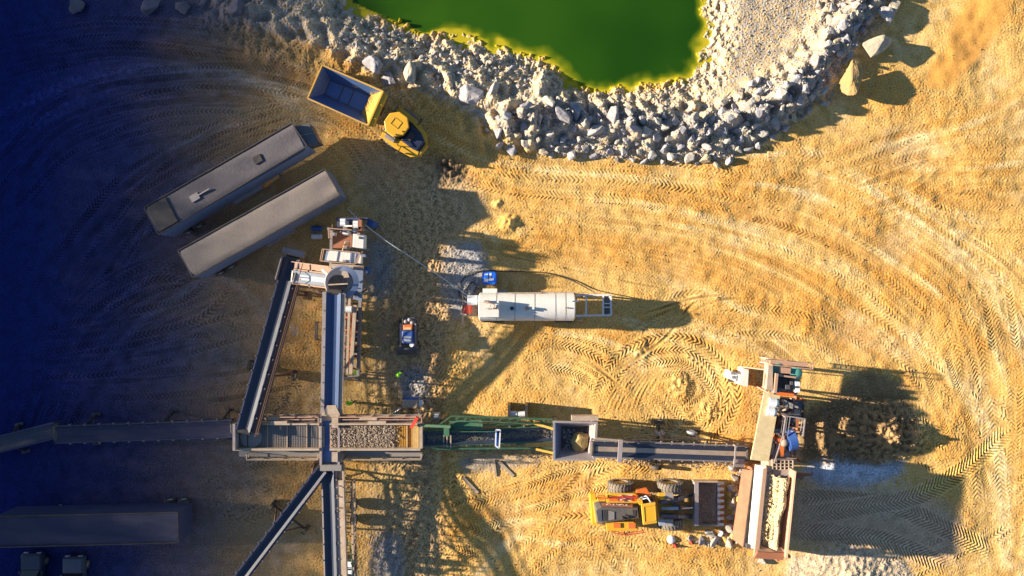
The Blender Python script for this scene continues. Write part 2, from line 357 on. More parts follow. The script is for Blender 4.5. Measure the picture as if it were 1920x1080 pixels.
base = mixc(base, C(.62, .47, .27), lime*smooth(0, 1.5, n_mid)*.7)
base = mixc(base, C(.27, .245, .23), np.exp(-(d2/1.5)**2)*lime*.85)  # gap shade of the rock bank put into the ground colour
base = mixc(base, C(.70, .35, .085), pud)
def patch(l, col, w=1.0, s=.5):
    global base
    m = inside(pw(l), GX, GY).astype(float); m = np.clip(blur(m, s)*1.5-.25+n_sm*.12*(blur(m, s*1.5) > .06), 0, 1)
    base = mixc(base, C(*col), m*w); return m
gv = patch([(830, 460), (900, 450), (915, 500), (880, 590), (850, 600), (825, 540)], (.33, .36, .40), .85)
gv2 = patch([(1500, 880), (1560, 850), (1640, 870), (1700, 860), (1690, 890), (1620, 915), (1540, 915)], (.52, .58, .68), .95)
gv3 = patch([(1480, 1040), (1600, 1020), (1700, 1050), (1720, 1100), (1470, 1100)], (.56, .48, .38), .7)
gv4 = patch([(860, 855), (1030, 855), (1010, 870), (900, 885), (860, 880)], (.30, .29, .28), .8)
patch([(1500, 790), (1560, 740), (1620, 690), (1700, 720), (1720, 800), (1700, 860), (1640, 870), (1560, 860), (1500, 870)], (.24, .155, .085), .85)
patch([(1480, 900), (1700, 910), (1800, 960), (1800, 1060), (1700, 1050), (1480, 1020)], (.54, .39, .28), .75, 1)  # soil tinted over the hopper's shadow area to colour that shadow
patch([(650, 260), (870, 310), (920, 400), (850, 470), (850, 600), (830, 690), (820, 880), (830, 1100), (680, 1100), (700, 800), (690, 400)], (.40, .29, .185), .62, 1.0)  # churned mud, with shade of trailers, truck and plant put into its colour
patch([(680, 440), (740, 460), (730, 560), (690, 560)], (.22, .28, .34), .7, .8)
patch([(750, 690), (800, 690), (800, 760), (750, 750)], (.25, .28, .32), .7)
patch([(700, 1000), (750, 1000), (760, 1090), (700, 1090)], (.22, .26, .32), .6)
patch([(810, 295), (850, 290), (880, 320), (850, 345), (815, 330)], (.10, .07, .05), .8)
patch([(640, 720), (750, 740), (740, 775), (650, 775)], (.55, .36, .14), .8)  # with the next: sunlit gaps put into that strip as yellow sand
patch([(690, 880), (750, 870), (790, 940), (700, 930)], (.55, .36, .14), .8)
# navy shade put into the soil colour toward the left (blotchy edge)
left_shade = smooth(730, 215, PX + 16*n_big)
left_shade_col = mixc(C(.080, .074, .142)*np.ones((NY, NX, 1)), C(.012, .022, .135)*np.ones((NY, NX, 1)), smooth(430, -10, PX+6*n_big))
base = base*(1-left_shade[..., None]) + left_shade_col*(1+.06*n_mid+.04*n_sm+.05*n_fine-.38*np.clip(SW, -1, 1)+np.clip(TR*TW*16, -.45, .35))[..., None].clip(.3, 2)*left_shade[..., None]*(.55+.9*base.mean(axis=2, keepdims=True))
det = H-blur(H, .35); base = base*(1+np.clip(det*7, -.38, .26)*(.35+.65*flat)*(1-.6*left_shade))[..., None]  # hollows darker, crests paler: relief shading put into the colour
shallow = np.clip(smooth(1.0, 0, np.abs(sd))*(sd < .35), 0, 1)
base = mixc(base, C(.45, .36, .02), np.clip(shallow*(sd < .15), 0, 1))
base = np.clip(base*(1+.05*n_fine+.05*n_tiny)[..., None], .01, .9)

def hz(x, y):
    i = min(max(int((x-X0)/DX), 0), NX-1); j = min(max(int((y-Y0)/DX), 0), NY-1); return float(H[j, i])

# one sheet: dense in the middle, coarse out to the horizon, rising west to an added unseen ridge for shade
def grow(a, s):
    out = []; d = .3; x = a
    while abs(x) < 1500: x += s*d; d *= 1.28; out.append(x)
    return out
xs = np.array(grow(gx[0], -1)[::-1]+list(gx)+grow(gx[-1], 1)); ys = np.array(grow(gy[0], -1)[::-1]+list(gy)+grow(gy[-1], 1))
ix = np.clip(np.searchsorted(gx, xs-1e-6), 0, NX-1); iy = np.clip(np.searchsorted(gy, ys-1e-6), 0, NY-1)
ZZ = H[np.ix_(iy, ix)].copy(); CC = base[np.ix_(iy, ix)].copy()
XX, YY = np.meshgrid(xs, ys)
outx = np.maximum(np.abs(XX)-51.4, 0); outy = np.maximum(np.abs(YY)-29.4, 0); far = np.clip(np.hypot(outx, outy)/2.2, 0, 1)
ZZ *= (1-far)
SHADE_RIDGE_Z = 19.0  # ridge added out of view to shade the left of the yard
west = np.clip((-XX-56)/46, 0, 1)
ZZ += SHADE_RIDGE_Z*(west*.55+.45*smooth(0, 1, west*1.0))*np.where(XX < -56, 1, 0)
ZZ += np.clip(np.hypot(XX, YY)-260, 0, 900)*.02
fm = far[..., None]; CC = CC*(1-fm)+np.where(XX[..., None] < -52, C(.16, .14, .12), C(.5, .36, .2))*fm
nyy, nxx = XX.shape
co = np.stack([XX, YY, ZZ], -1).reshape(-1, 3).astype(np.float32)
ids = np.arange(nyy*nxx).reshape(nyy, nxx)
qf = np.stack([ids[:-1, :-1], ids[:-1, 1:], ids[1:, 1:], ids[1:, :-1]], -1).reshape(-1, 4)
def mesh_np(name, co, faces, k, cols=None, smooth_=True):
    me = bpy.data.meshes.new(name); nf = len(faces)
    me.vertices.add(len(co)); me.vertices.foreach_set('co', np.ascontiguousarray(co, dtype=np.float32).ravel())
    me.loops.add(nf*k); me.loops.foreach_set('vertex_index', faces.astype(np.int32).ravel())
    me.polygons.add(nf); me.polygons.foreach_set('loop_start', np.arange(0, nf*k, k, dtype=np.int32))
    me.update(calc_edges=True)
    me.polygons.foreach_set('use_smooth', np.full(nf, smooth_, bool))
    if cols is not None:
        a = me.color_attributes.new('Col', 'FLOAT_COLOR', 'POINT'); a.data.foreach_set('color', np.c_[cols, np.ones(len(cols))].astype(np.float32).ravel())
    return me
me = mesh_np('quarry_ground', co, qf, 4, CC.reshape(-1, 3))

def ground_mat():
    m = bpy.data.materials.new('quarry_soil'); m.use_nodes = True; nt = m.node_tree; N = nt.nodes; L = nt.links; b = N['Principled BSDF']
    b.inputs['Roughness'].default_value = .95; b.inputs['Specular IOR Level'].default_value = .15
    at = N.new('ShaderNodeVertexColor'); at.layer_name = 'Col'
    tc = N.new('ShaderNodeTexCoord')
    n = N.new('ShaderNodeTexNoise'); n.inputs['Scale'].default_value = 5; n.inputs['Detail'].default_value = 10; n.inputs['Roughness'].default_value = .7; L.new(tc.outputs['Object'], n.inputs['Vector'])
    v = N.new('ShaderNodeTexVoronoi'); v.inputs['Scale'].default_value = 7; L.new(tc.outputs['Object'], v.inputs['Vector'])
    mr = N.new('ShaderNodeMapRange'); mr.inputs[1].default_value = .3; mr.inputs[2].default_value = .7; mr.inputs[3].default_value = .78; mr.inputs[4].default_value = 1.22; L.new(n.outputs[0], mr.inputs[0])
    mx = N.new('ShaderNodeMix'); mx.data_type = 'RGBA'; mx.blend_type = 'MULTIPLY'; mx.inputs[0].default_value = 1; L.new(at.outputs[0], mx.inputs[6]); L.new(mr.outputs[0], mx.inputs[7])
    L.new(mx.outputs[2], b.inputs['Base Color'])
    ad = N.new('ShaderNodeMath'); ad.operation = 'ADD'; L.new(n.outputs[0], ad.inputs[0]); 
    mv = N.new('ShaderNodeMath'); mv.operation = 'MULTIPLY'; mv.inputs[1].default_value = .35; L.new(v.outputs[0], mv.inputs[0]); L.new(mv.outputs[0], ad.inputs[1])
    bp = N.new('ShaderNodeBump'); bp.inputs['Strength'].default_value = .35; bp.inputs['Distance'].default_value = .06; L.new(ad.outputs[0], bp.inputs['Height']); L.new(bp.outputs[0], b.inputs['Normal'])
    return m
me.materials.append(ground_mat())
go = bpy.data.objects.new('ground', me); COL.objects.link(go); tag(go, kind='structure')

# ---- pond water
def water():
    st = .12; wx = np.arange(-17.5, 20.5, st); wy = np.arange(17.5, 60, st*1.0); X, Y = np.meshgrid(wx, wy)
    j = np.clip(((Y-Y0)/DX).astype(int), 0, NY-1); i = np.clip(((X-X0)/DX).astype(int), 0, NX-1); s = sd0[j, i]
    nb = n_big[j, i]; nm = n_mid[j, i]; ns = n_sm[j, i]; px = X*20+960; py = 540-Y*20
    wide = .75 + .7*smooth(1120, 1300, px)*smooth(40, 150, py) + .9*np.exp(-((px-900)/60)**2-((py-70)/40)**2) + .7*np.exp(-((px-1030)/45)**2-((py-110)/40)**2)
    wide = wide*smooth(760, 860, px)+.06
    s = np.where(Y > 29, -6, s); t = np.clip(1+(s+.1)/wide*1.0 + (.15*nm+.02*ns), 0, 1)
    g1 = np.array([.010, .052, .003]); g2 = np.array([.034, .108, .005]); y1 = np.array([.12, .17, .006]); y2 = np.array([.48, .40, .02])
    w = (smooth(-1.4, 1.4, nb)*.25 + smooth(1300, 700, px)*.75)[..., None]
    c = g1*(1-w)+g2*w; t = t**1.6
    c = np.where(t[..., None] < .5, c*(1-2*t[..., None])+y1*2*t[..., None], y1*(2-2*t[..., None])+y2*(2*t[..., None]-1))
    co = np.stack([X, Y, np.full(X.shape, WZ)], -1).reshape(-1, 3); ids = np.arange(X.size).reshape(X.shape)
    keep = (s[:-1, :-1] < 1.4)
    f = np.stack([ids[:-1, :-1], ids[:-1, 1:], ids[1:, 1:], ids[1:, :-1]], -1)[keep]
    me = mesh_np('pond_water', co, f, 4, c.reshape(-1, 3))
    m = bpy.data.materials.new('algae_water'); m.use_nodes = True; nt = m.node_tree; b = nt.nodes['Principled BSDF']; b.inputs['Roughness'].default_value = .12; b.inputs['IOR'].default_value = 1.33
    at = nt.nodes.new('ShaderNodeVertexColor'); at.layer_name = 'Col'; nt.links.new(at.outputs[0], b.inputs['Base Color'])
    n = nt.nodes.new('ShaderNodeTexNoise'); n.inputs['Scale'].default_value = .8; bp = nt.nodes.new('ShaderNodeBump'); bp.inputs['Strength'].default_value = .05; nt.links.new(n.outputs[0], bp.inputs['Height']); nt.links.new(bp.outputs[0], b.inputs['Normal'])
    me.materials.append(m); o = bpy.data.objects.new('pond_water', me); COL.objects.link(o); tag(o, kind='structure')
water()

# ------------------------------------------------------------------ rocks
def rock_mat():
    m = bpy.data.materials.new('limestone'); m.use_nodes = True; nt = m.node_tree; N = nt.nodes; L = nt.links; b = N['Principled BSDF']; b.inputs['Roughness'].default_value = .85
    oi = N.new('ShaderNodeObjectInfo'); ge = N.new('ShaderNodeNewGeometry'); a = N.new('ShaderNodeMath'); a.operation = 'ADD'; L.new(oi.outputs['Random'], a.inputs[0]); L.new(ge.outputs['Random Per Island'], a.inputs[1])
    fr = N.new('ShaderNodeMath'); fr.operation = 'FRACT'; L.new(a.outputs[0], fr.inputs[0])
    r = N.new('ShaderNodeValToRGB'); e = r.color_ramp.elements; e[0].position = 0; e[0].color = (.35, .35, .39, 1); e[1].position = 1; e[1].color = (.50, .41, .27, 1)
    x = e.new(.35); x.color = (.38, .36, .38, 1); x = e.new(.6); x.color = (.50, .46, .40, 1); x = e.new(.8); x.color = (.42, .39, .36, 1)
    L.new(fr.outputs[0], r.inputs[0])
    tc = N.new('ShaderNodeTexCoord'); n = N.new('ShaderNodeTexNoise'); n.inputs['Scale'].default_value = 2.5; n.inputs['Detail'].default_value = 9; n.inputs['Roughness'].default_value = .7; L.new(tc.outputs['Object'], n.inputs['Vector'])
    mr = N.new('ShaderNodeMapRange'); mr.inputs[1].default_value = .3; mr.inputs[2].default_value = .7; mr.inputs[3].default_value = .65; mr.inputs[4].default_value = 1.25; L.new(n.outputs[0], mr.inputs[0])
    mx = N.new('ShaderNodeMix'); mx.data_type = 'RGBA'; mx.blend_type = 'MULTIPLY'; mx.inputs[0].default_value = 1; L.new(r.outputs[0], mx.inputs[6]); L.new(mr.outputs[0], mx.inputs[7]); L.new(mx.outputs[2], b.inputs['Base Color'])
    bp = N.new('ShaderNodeBump'); bp.inputs['Strength'].default_value = .6; bp.inputs['Distance'].default_value = .12; L.new(n.outputs[0], bp.inputs['Height']); L.new(bp.outputs[0], b.inputs['Normal'])
    return m
ROCK = rock_mat()
M('ochre_rock', (.42, .27, .10), .9, dirt=.6, dirtcol=(.26, .19, .12), bump=1.5, scale=1.2)
M('shade_rock', (.13, .12, .16), .9, dirt=.4, dirtcol=(.10, .09, .12)); DIM = MATS['shade_rock']  # darkened bluish copy of the rock: corner shade put into its colour
def rock_geo(seed, sub=False, n=16, el=1.35, flat_=.7):
    r = random.Random(seed); bm = bmesh.new()
    for i in range(n):
        v = Vector((r.gauss(0, 1), r.gauss(0, 1), r.gauss(0, 1))).normalized()*r.uniform(.78, 1.05)
        bm.verts.new((v.x*el, v.y*r.uniform(.8, 1.1), v.z*flat_))
    g = bmesh.ops.convex_hull(bm, input=bm.verts); bmesh.ops.delete(bm, geom=[e for e in g['geom_interior'] if isinstance(e, bmesh.types.BMVert)], context='VERTS')
    bmesh.ops.delete(bm, geom=[v for v in bm.verts if not v.link_faces], context='VERTS')
    if sub:
        bmesh.ops.bevel(bm, geom=bm.edges[:], offset=.06, segments=1, affect='EDGES')
        bmesh.ops.triangulate(bm, faces=bm.faces[:]); bmesh.ops.subdivide_edges(bm, edges=bm.edges[:], cuts=2, use_grid_fill=True, fractal=.04, seed=seed)
        from mathutils import noise
        for v in bm.verts:
            v.co += v.co.normalized()*(noise.fractal(v.co*1.9+Vector((seed, 0, 0)), 1, 2, 4)*.07)
    bmesh.ops.triangulate(bm, faces=bm.faces[:]); return bm
RM = []
for i in range(26):
    bm = rock_geo(100+i, sub=True, n=random.choice((11, 14, 18)), el=random.uniform(1.05, 1.6), flat_=random.uniform(.6, .9)); me_ = bpy.data.meshes.new('rock'); bm.to_mesh(me_); bm.free(); me_.materials.append(ROCK); RM.append(me_)
SM = []
for i in range(10):
    bm = rock_geo(300+i, n=9, el=1.25); bm.verts.ensure_lookup_table(); bm.verts.index_update()
    SM.append((np.array([v.co[:] for v in bm.verts]), np.array([[v.index for v in f.verts] for f in bm.faces]))); bm.free()
def rubble(name, pts, label, cat='gravel'):
    """pts: x y z radius -> one mesh of small stones nobody could count"""
    V = []; F = []; o = 0
    for (x, y, z, r) in pts:
        v, f = SM[random.randrange(10)]; a = random.random()*6.28; b = random.random()*6.28
        ca, sa, cb, sb = math.cos(a), math.sin(a), math.cos(b), math.sin(b)
        Rm = np.array([[ca, -sa, 0], [sa, ca, 0], [0, 0, 1]]) @ np.array([[1, 0, 0], [0, cb, -sb], [0, sb, cb]])
        V.append((v*r) @ Rm.T + [x, y, z]); F.append(f+o); o += len(v)
    me = mesh_np(name, np.vstack(V), np.vstack(F), 3, smooth_=False); me.materials.append(ROCK)
    ob = bpy.data.objects.new(name, me); COL.objects.link(ob); tag(ob, label, cat, kind='stuff'); return ob
def in_poly(p, poly):
    c = False; j = len(poly)-1
    for i in range(len(poly)):
        if (poly[i][1] > p[1]) != (poly[j][1] > p[1]) and p[0] < (poly[j][0]-poly[i][0])*(p[1]-poly[i][1])/(poly[j][1]-poly[i][1])+poly[i][0]: c = not c
        j = i
    return c
cell = {}
def free(x, y, r, k=1.0):
    for i in range(int(x//40)-1, int(x//40)+2):
        for j in range(int(y//40)-1, int(y//40)+2):
            for (a, b, s) in cell.get((i, j), ()):
                if (a-x)**2+(b-y)**2 < ((s+r)*k)**2: return False
    return True
def put(x, y, r): cell.setdefault((int(x//40), int(y//40)), []).append((x, y, r))
def boulder(px, py, r, stretch, rot, label, seed, mat=None, up=.6, tall=.8):
    bm = rock_geo(seed, sub=True, n=13, el=stretch, flat_=tall); me = bpy.data.meshes.new('boulder'); bm.to_mesh(me); bm.free(); me.materials.append(mat or ROCK)
    o = bpy.data.objects.new('boulder', me); COL.objects.link(o); q = P(px, py, .5); o.scale = (r, r, r); o.rotation_euler = (random.uniform(-.15, .15), random.uniform(-.15, .15), R(rot))
    o.location = (q.x, q.y, hz(q.x, q.y)+r*tall*up); tag(o, label, 'boulder'); put(px, py, r*20*(1+stretch)/2); return o
boulder(770, 142, .95, 1.45, 78, 'pale grey pointed boulder standing among rubble above the dump truck', 21, up=.7)
boulder(703, 128, 1.05, 1.2, -20, 'mottled grey boulder just left of the pale pointed boulder', 22)
boulder(727, 148, .8, 1.3, -10, 'low grey-brown boulder below the mottled one near the dump bed', 23, up=.4)
boulder(883, 177, 1.25, 1.35, -5, 'big rounded cream boulder with a dark hollow on its top', 24)
boulder(929, 170, .75, 1.6, 72, 'white upright boulder beside the big cream boulder', 25)
boulder(1636, 90, 1.15, 1.75, 30, 'long pale faceted boulder on the outer edge of the rock bank', 26, up=.9, tall=.95)
boulder(1589, 152, 1.35, 1.5, 72, 'rough ochre boulder at the foot of the rock bank', 43, MATS['ochre_rock'], up=.9, tall=.95)
boulder(1657, 25, .85, 1.6, 110, 'squared yellowish boulder near the top right end of the bank', 28, up=.9)
boulder(1672, 12, .7, 1.4, 70, 'smaller yellowish boulder leaning on the squared one', 29, up=.9)
boulder(1078, 215, .75, 1.7, 110, 'long pale slab standing in the middle of the rubble bank', 30)
boulder(1052, 222, .8, 1.5, -30, 'pale wedge boulder left of the standing slab in the bank', 31)
boulder(1150, 222, .8, 1.2, 95, 'blocky light boulder in the middle of the rubble bank', 32)
boulder(1120, 248, .8, 1.5, 10, 'flat light boulder below the blocky one in the bank', 33)
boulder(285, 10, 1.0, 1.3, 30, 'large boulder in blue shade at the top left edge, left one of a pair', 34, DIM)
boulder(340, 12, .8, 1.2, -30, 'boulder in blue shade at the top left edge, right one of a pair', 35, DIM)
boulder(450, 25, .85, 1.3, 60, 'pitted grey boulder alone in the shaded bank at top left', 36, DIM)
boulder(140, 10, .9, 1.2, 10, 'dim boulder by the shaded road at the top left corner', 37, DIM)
boulder(1431, 1055, .0001+.45, 1.3, -20, 'single white rock in front of the feed hopper', 38)
zones = [
 ('grey and cream rocks heaped in the long bank south of the pond', 'rocks of the bank south of the pond', [(1005, 290), (1010, 200), (1040, 185), (1100, 200), (1200, 215), (1330, 225), (1330, 305), (1200, 300), (1100, 292)], 3400, (4.2, 11.5)),
 ('pale rocks heaped at the bend of the bank between pond and sand', 'rocks at the bend of the bank', [(1330, 225), (1350, 195), (1420, 145), (1500, 135), (1530, 150), (1520, 210), (1440, 262), (1350, 308), (1330, 305)], 3000, (4.2, 10.5)),
 ('blue-grey rocks heaped up the right arm of the bank', 'rocks up the right arm of the bank', [(1520, 190), (1490, 140), (1540, 100), (1550, 40), (1530, -20), (1690, -20), (1650, 50), (1610, 85), (1570, 140), (1560, 190)], 3000, (4.2, 11)),
 ('blue-grey rocks in the small shaded heap left of the bank', 'rocks of the small shaded heap', [(915, 240), (945, 212), (990, 205), (1005, 240), (985, 275), (940, 284)], 300, (6, 11)),
 ('broken rock tipped in front of the loader bucket', 'rocks in front of the loader bucket', [(1362, 872), (1398, 880), (1402, 950), (1385, 1018), (1340, 1028), (1295, 1014), (1345, 1000), (1372, 975), (1374, 900)], 1100, (3.6, 9)),
 ('pale rock scattered down the shaded bank left of the pond', 'rocks scattered on the left bank', [(650, 20), (800, 70), (960, 110), (1000, 150), (930, 200), (860, 170), (720, 145), (640, 80)], 190, (2.8, 5.2)),
]
allr = []
for label, group, poly, tries, (r0, r1) in zones:
    xsz = [p[0] for p in poly]; ysz = [p[1] for p in poly]
    for rr in np.linspace(r1, r0, 7):
        for _ in range(tries*2 if 'scattered' not in label else tries):
            x = random.uniform(min(xsz), max(xsz)); y = random.uniform(min(ysz), max(ysz)); r = rr*random.uniform(.8, 1.15)
            if in_poly((x, y), poly) and free(x, y, r):
                put(x, y, r); allr.append((r, x, y, label, group))
allr.sort(key=lambda a: -a[0]); small = []
for i, (r, x, y, label, group) in enumerate(allr):
    q = P(x, y, .8); z = hz(q.x, q.y); rm = r/20
    if i < 300:
        o = bpy.data.objects.new('rock', RM[i % 26]); COL.objects.link(o); s = rm*.98
        o.scale = (s*random.uniform(.85, 1.1), s*random.uniform(.85, 1.1), s*random.uniform(.8, 1.15)); o.rotation_euler = (random.uniform(-.7, .7), random.uniform(-.7, .7), random.random()*6.28)
        o.location = (q.x, q.y, z+rm*.42); tag(o, label, 'rock', group)
    else: small.append((q.x, q.y, z+rm*.4, rm*.98))
def scatter(poly, n, r0, r1, out, power=3, dens=None, lift=.25):
    xsz = [p[0] for p in poly]; ysz = [p[1] for p in poly]; k = 0
    while k < n:
        x = random.uniform(min(xsz), max(xsz)); y = random.uniform(min(ysz), max(ysz)); k += 1
        if not in_poly((x, y), poly): continue
        q = P(x, y, 0); j = min(max(int((q.y-Y0)/DX), 0), NY-1); i = min(max(int((q.x-X0)/DX), 0), NX-1)
        if sd[j, i] < -.1: continue
        if dens is not None and random.random() > dens(i, j): continue
        r = r0+(r1-r0)*random.random()**power; out.append((q.x, q.y, float(H[j, i])+r*lift, r))
for label, group, poly, tries, rr in zones[:5]: scatter(poly, int(tries*1.1), .05, .17, small, 2)
rubble('small_rock', small, 'small broken rock filling the gaps of the bank round the pond', 'rubble')
g = []
cl = lambda i, j: float(np.clip(.25+.5*n_mid[j, i], .05, 1))*(.3 if PX[j, i] < 640 else 1)
scatter([(430, 20), (560, -10), (660, 5), (800, 70), (960, 100), (1040, 130), (1080, 170), (1200, 170), (1340, 170), (1380, 190), (1300, 225), (1000, 205), (930, 230), (860, 190), (700, 150), (600, 110)], 15000, .03, .15, g, 3.5, cl)
scatter([(1325, -10), (1320, 80), (1300, 150), (1480, 150), (1540, 60), (1540, -10)], 2000, .03, .13, g, 4)
scatter([(1500, 870), (1560, 850), (1640, 870), (1700, 860), (1690, 890), (1620, 915), (1540, 915)], 2600, .02, .075, g, 3)
scatter([(1480, 1050), (1600, 1030), (1700, 1055), (1720, 1085), (1470, 1085)], 1300, .02, .07, g, 3)
scatter([(830, 460), (900, 450), (915, 500), (880, 590), (850, 600), (825, 540)], 1200, .03, .09, g, 3)
rubble('gravel', g, 'loose pale gravel and chips lying on the bank and stockpile edges')
g = []
scatter([(1500, 760), (1620, 740), (1720, 780), (1730, 850), (1650, 870), (1500, 870)], 2600, .03, .2, g, 3.5)
scatter([(560, 0), (1920, 0), (1920, 1080), (560, 1080)], 4600, .025, .10, g, 4)
ob = rubble('soil_clod', g, 'brown soil clods scattered over the sand and the dark heap', 'soil clods'); ob.data.materials.clear(); ob.data.materials.append(M('clod_soil', (.33, .21, .10), .95, scale=4))
# ------------------------------------------------------------------ machines
def wheel_parts(parent, c, axis, r, w, mat='tyre_dusty', rim='yellow_worn', lugs=22):
    """tyre with tread lugs, rim as a child"""
    c = Vector(c); axis = Vector(axis).normalized(); up = Vector((0, 0, 1)); t = axis.cross(up).normalized()
    b = B(); n = 28
    prof = [(-.5, .62), (-.5, .90), (-.40, 1.0), (.40, 1.0), (.5, .90), (.5, .62)]
    rings = [[c+axis*(a*w)+(t*math.cos(2*math.pi*i/n)+up*math.sin(2*math.pi*i/n))*(q*r) for i in range(n)] for a, q in prof]
    vs = [[b.bm.verts.new(p) for p in rg] for rg in rings]
    for j in range(len(vs)):
        k = (j+1) % len(vs)
        for i in range(n): b.bm.faces.new((vs[j][i], vs[j][(i+1) % n], vs[k][(i+1) % n], vs[k][i]))
    if lugs:
        for i in range(lugs):
            a = 2*math.pi*i/lugs
            for sgn in (-1, 1):
                a2 = a+.12; d0 = t*math.cos(a)+up*math.sin(a); d1 = t*math.cos(a2)+up*math.sin(a2)
                b.beam(c+axis*(sgn*w*.5)+d0*(r*1.0), c+axis*(sgn*w*.05)+d1*(r*1.015), .07*r+.02, .05*r+.02, up=d0)
    ty = b.done('tyre', mat, None if parent is None else parent)
    b = B(); b.cyl(c-axis*w*.36, c+axis*w*.36, r*.63, n=20); b.cyl(c-axis*w*.42, c+axis*w*.42, r*.25, n=12)
    rm = b.done('rim', rim, parent); rm.parent = ty
    return ty

def conveyor(name, label, a, b, w, beltmat='belt', frame='lilac_steel', legs=(), truss=True, rail=0, group=None, rollers=True, head=True, wheels=(), cat='conveyor belt', sidecol=None, idler=1.3, raild=1):
    a = P(*a); b = P(*b); d = (b-a); L_ = d.length; d.normalize(); s = d.cross(Vector((0, 0, 1))).normalized(); u = s.cross(d).normalized()
    root = thing(name, label, cat, ((a.x+b.x)/2, (a.y+b.y)/2, 0), group=group)
    k = B(); h = w/2; n = max(2, int(L_/1.0))
    cs = [(-h, .20), (-h*.42, .0), (h*.42, .0), (h, .20)]
    prev = None
    for i in range(n+1):
        c = a.lerp(b, i/n); row = [k.bm.verts.new(c+s*x+u*(y+.06)) for x, y in cs]
        if prev:
            for j in range(3): k.bm.faces.new((prev[j], prev[j+1], row[j+1], row[j]))
        prev = row
    k.hexa([a-s*h*.9-u*.25, a+s*h*.9-u*.25, a+s*h*.9-u*.2, a-s*h*.9-u*.2], [b-s*h*.9-u*.25, b+s*h*.9-u*.25, b+s*h*.9-u*.2, b-s*h*.9-u*.2])
    k.done('belt', beltmat, root)
    for g in (-1, 1):
        o = s*g*(h+.10)
        k = B().beam(a+o-u*.02, b+o-u*.02, .13, .26, up=u); k.done('side_frame', sidecol or frame, root)
    if truss:
        k = B(); dep = .8; m = max(2, int(L_/1.2))
        for g in (-1, 1):
            o = s*g*(h+.06); k.beam(a+o-u*dep, b+o-u*dep, .09)
            for i in range(m):
                p = a.lerp(b, i/m)+o; q = a.lerp(b, (i+1)/m)+o
                k.beam(p-u*.1, q-u*dep, .06); k.beam(q-u*.1, q-u*dep, .06)
        for i in range(m+1):
            p = a.lerp(b, i/m)-u*dep; k.beam(p-s*h, p+s*h, .06)
        k.done('truss', frame, root)
    if rollers:
        m = int(L_/idler)
        for i in range(1, m):
            c = a.lerp(b, i/m)
            k = B(); k.beam(c-s*(h+.26)-u*.05, c+s*(h+.26)-u*.05, .1, .07); 
            for g in (-1, 1): k.beam(c+s*g*(h+.22)-u*.05, c+s*g*(h+.2)+u*.2, .09)
            k.done('idler', 'grey_steel', root)
    if head:
        for p in (a, b): B().cyl(p-s*h*.98-u*.1, p+s*h*.98-u*.1, .26).done('drum', 'dark_steel', root)
    for f in legs:
        c = a.lerp(b, f)
        k = B()
        for g in (-1, 1):
            k.beam(c+s*g*(h+.05)-u*.5, Vector((c.x, c.y, 0))+s*g*(h+.7)+Vector((0, 0, 0)), .16); k.beam(Vector((c.x, c.y, .06))+s*g*(h+.7)-d*.4, Vector((c.x, c.y, .06))+s*g*(h+.7)+d*.4, .3, .12)
        zz = c.z*.45; k.beam(Vector((c.x, c.y, zz))-s*(h+.35), Vector((c.x, c.y, zz))+s*(h+.35), .1); k.beam(Vector((c.x, c.y, .3))-s*(h+.6), Vector((c.x, c.y, zz))+s*(h+.35), .08)
        k.done('leg', frame, root)
    for f in wheels:
        c = a.lerp(b, f)
        k = B().beam(Vector((c.x, c.y, .5))-s*(h+1.5), Vector((c.x, c.y, .5))+s*(h+1.5), .16); 
        for g in (-1, 1): k.beam(Vector((c.x, c.y, .5))+s*g*(h+1.1), c+s*g*(h+.1)-u*.5, .13)
        k.done('axle', frame, root)
        for g in (-1, 1): wheel_parts(root, Vector((c.x, c.y, .5))+s*g*(h+1.5), s, .5, .34, 'rubber', 'plastic_white', 0)
    if rail:
        for g in ((-1, 1) if rail == 2 else (raild,)):
            o = s*g*(h+.75)
            B().beam(a+s*g*(h+.47), b+s*g*(h+.47), .5, .06, up=u).done('walkway', frame, root)
            B().rail([a+o, b+o], 1.0, .06).done('railing', frame, root)
    root['_v'] = 0
    return root, a, b, s, u, d

# west belt, two lengths
conveyor('belt_conveyor', 'dim brown-topped belt conveyor running west from the slatted screen', (105, 815, 2.2), (436, 803, 2.6), 1.3, 'tarp_shade', 'dark_steel', legs=(.15, .6, .93), sidecol='side_dark')
conveyor('belt_conveyor', 'far-left belt conveyor sloping off to the left edge in blue shade', (-40, 843, 1.6), (106, 806, 2.0), 1.2, 'belt', 'dark_steel', legs=(.4,), rollers=False, sidecol='side_dark')
# side belt feeding the left screen
r_, a_, b_, s_, u_, d_ = conveyor('belt_conveyor', 'long blue belt slanting down from the crusher to the slatted screen', (548, 485, 2.4), (458, 808, 4.3), 1.15, 'belt', 'rust_dark', legs=(.2,), sidecol='side_dark', rail=1, raild=-1, wheels=(.68,))
k = B(); k.beam(a_-d_*.6-s_*1-u_*.0, a_-d_*.6+s_*1, .5, .5); k.beam(a_-s_*.8+u_*.35, a_-s_*.8+u_*.35+d_*2.2, .08, .5); k.beam(a_+s_*.8+u_*.35, a_+s_*.8+u_*.35+d_*2.2, .08, .5)
k.done('tail_guard', 'lilac_steel', r_)
# cross belt
r_, a_, b_, s_, u_, d_ = conveyor('belt_conveyor', 'short grey-blue belt between the round crusher and the slanting belt', (618, 527, 3.6), (550, 518, 2.9), 1.05, 'pale_blue_steel', 'rust_pale', legs=(.5,), rail=1, raild=1)
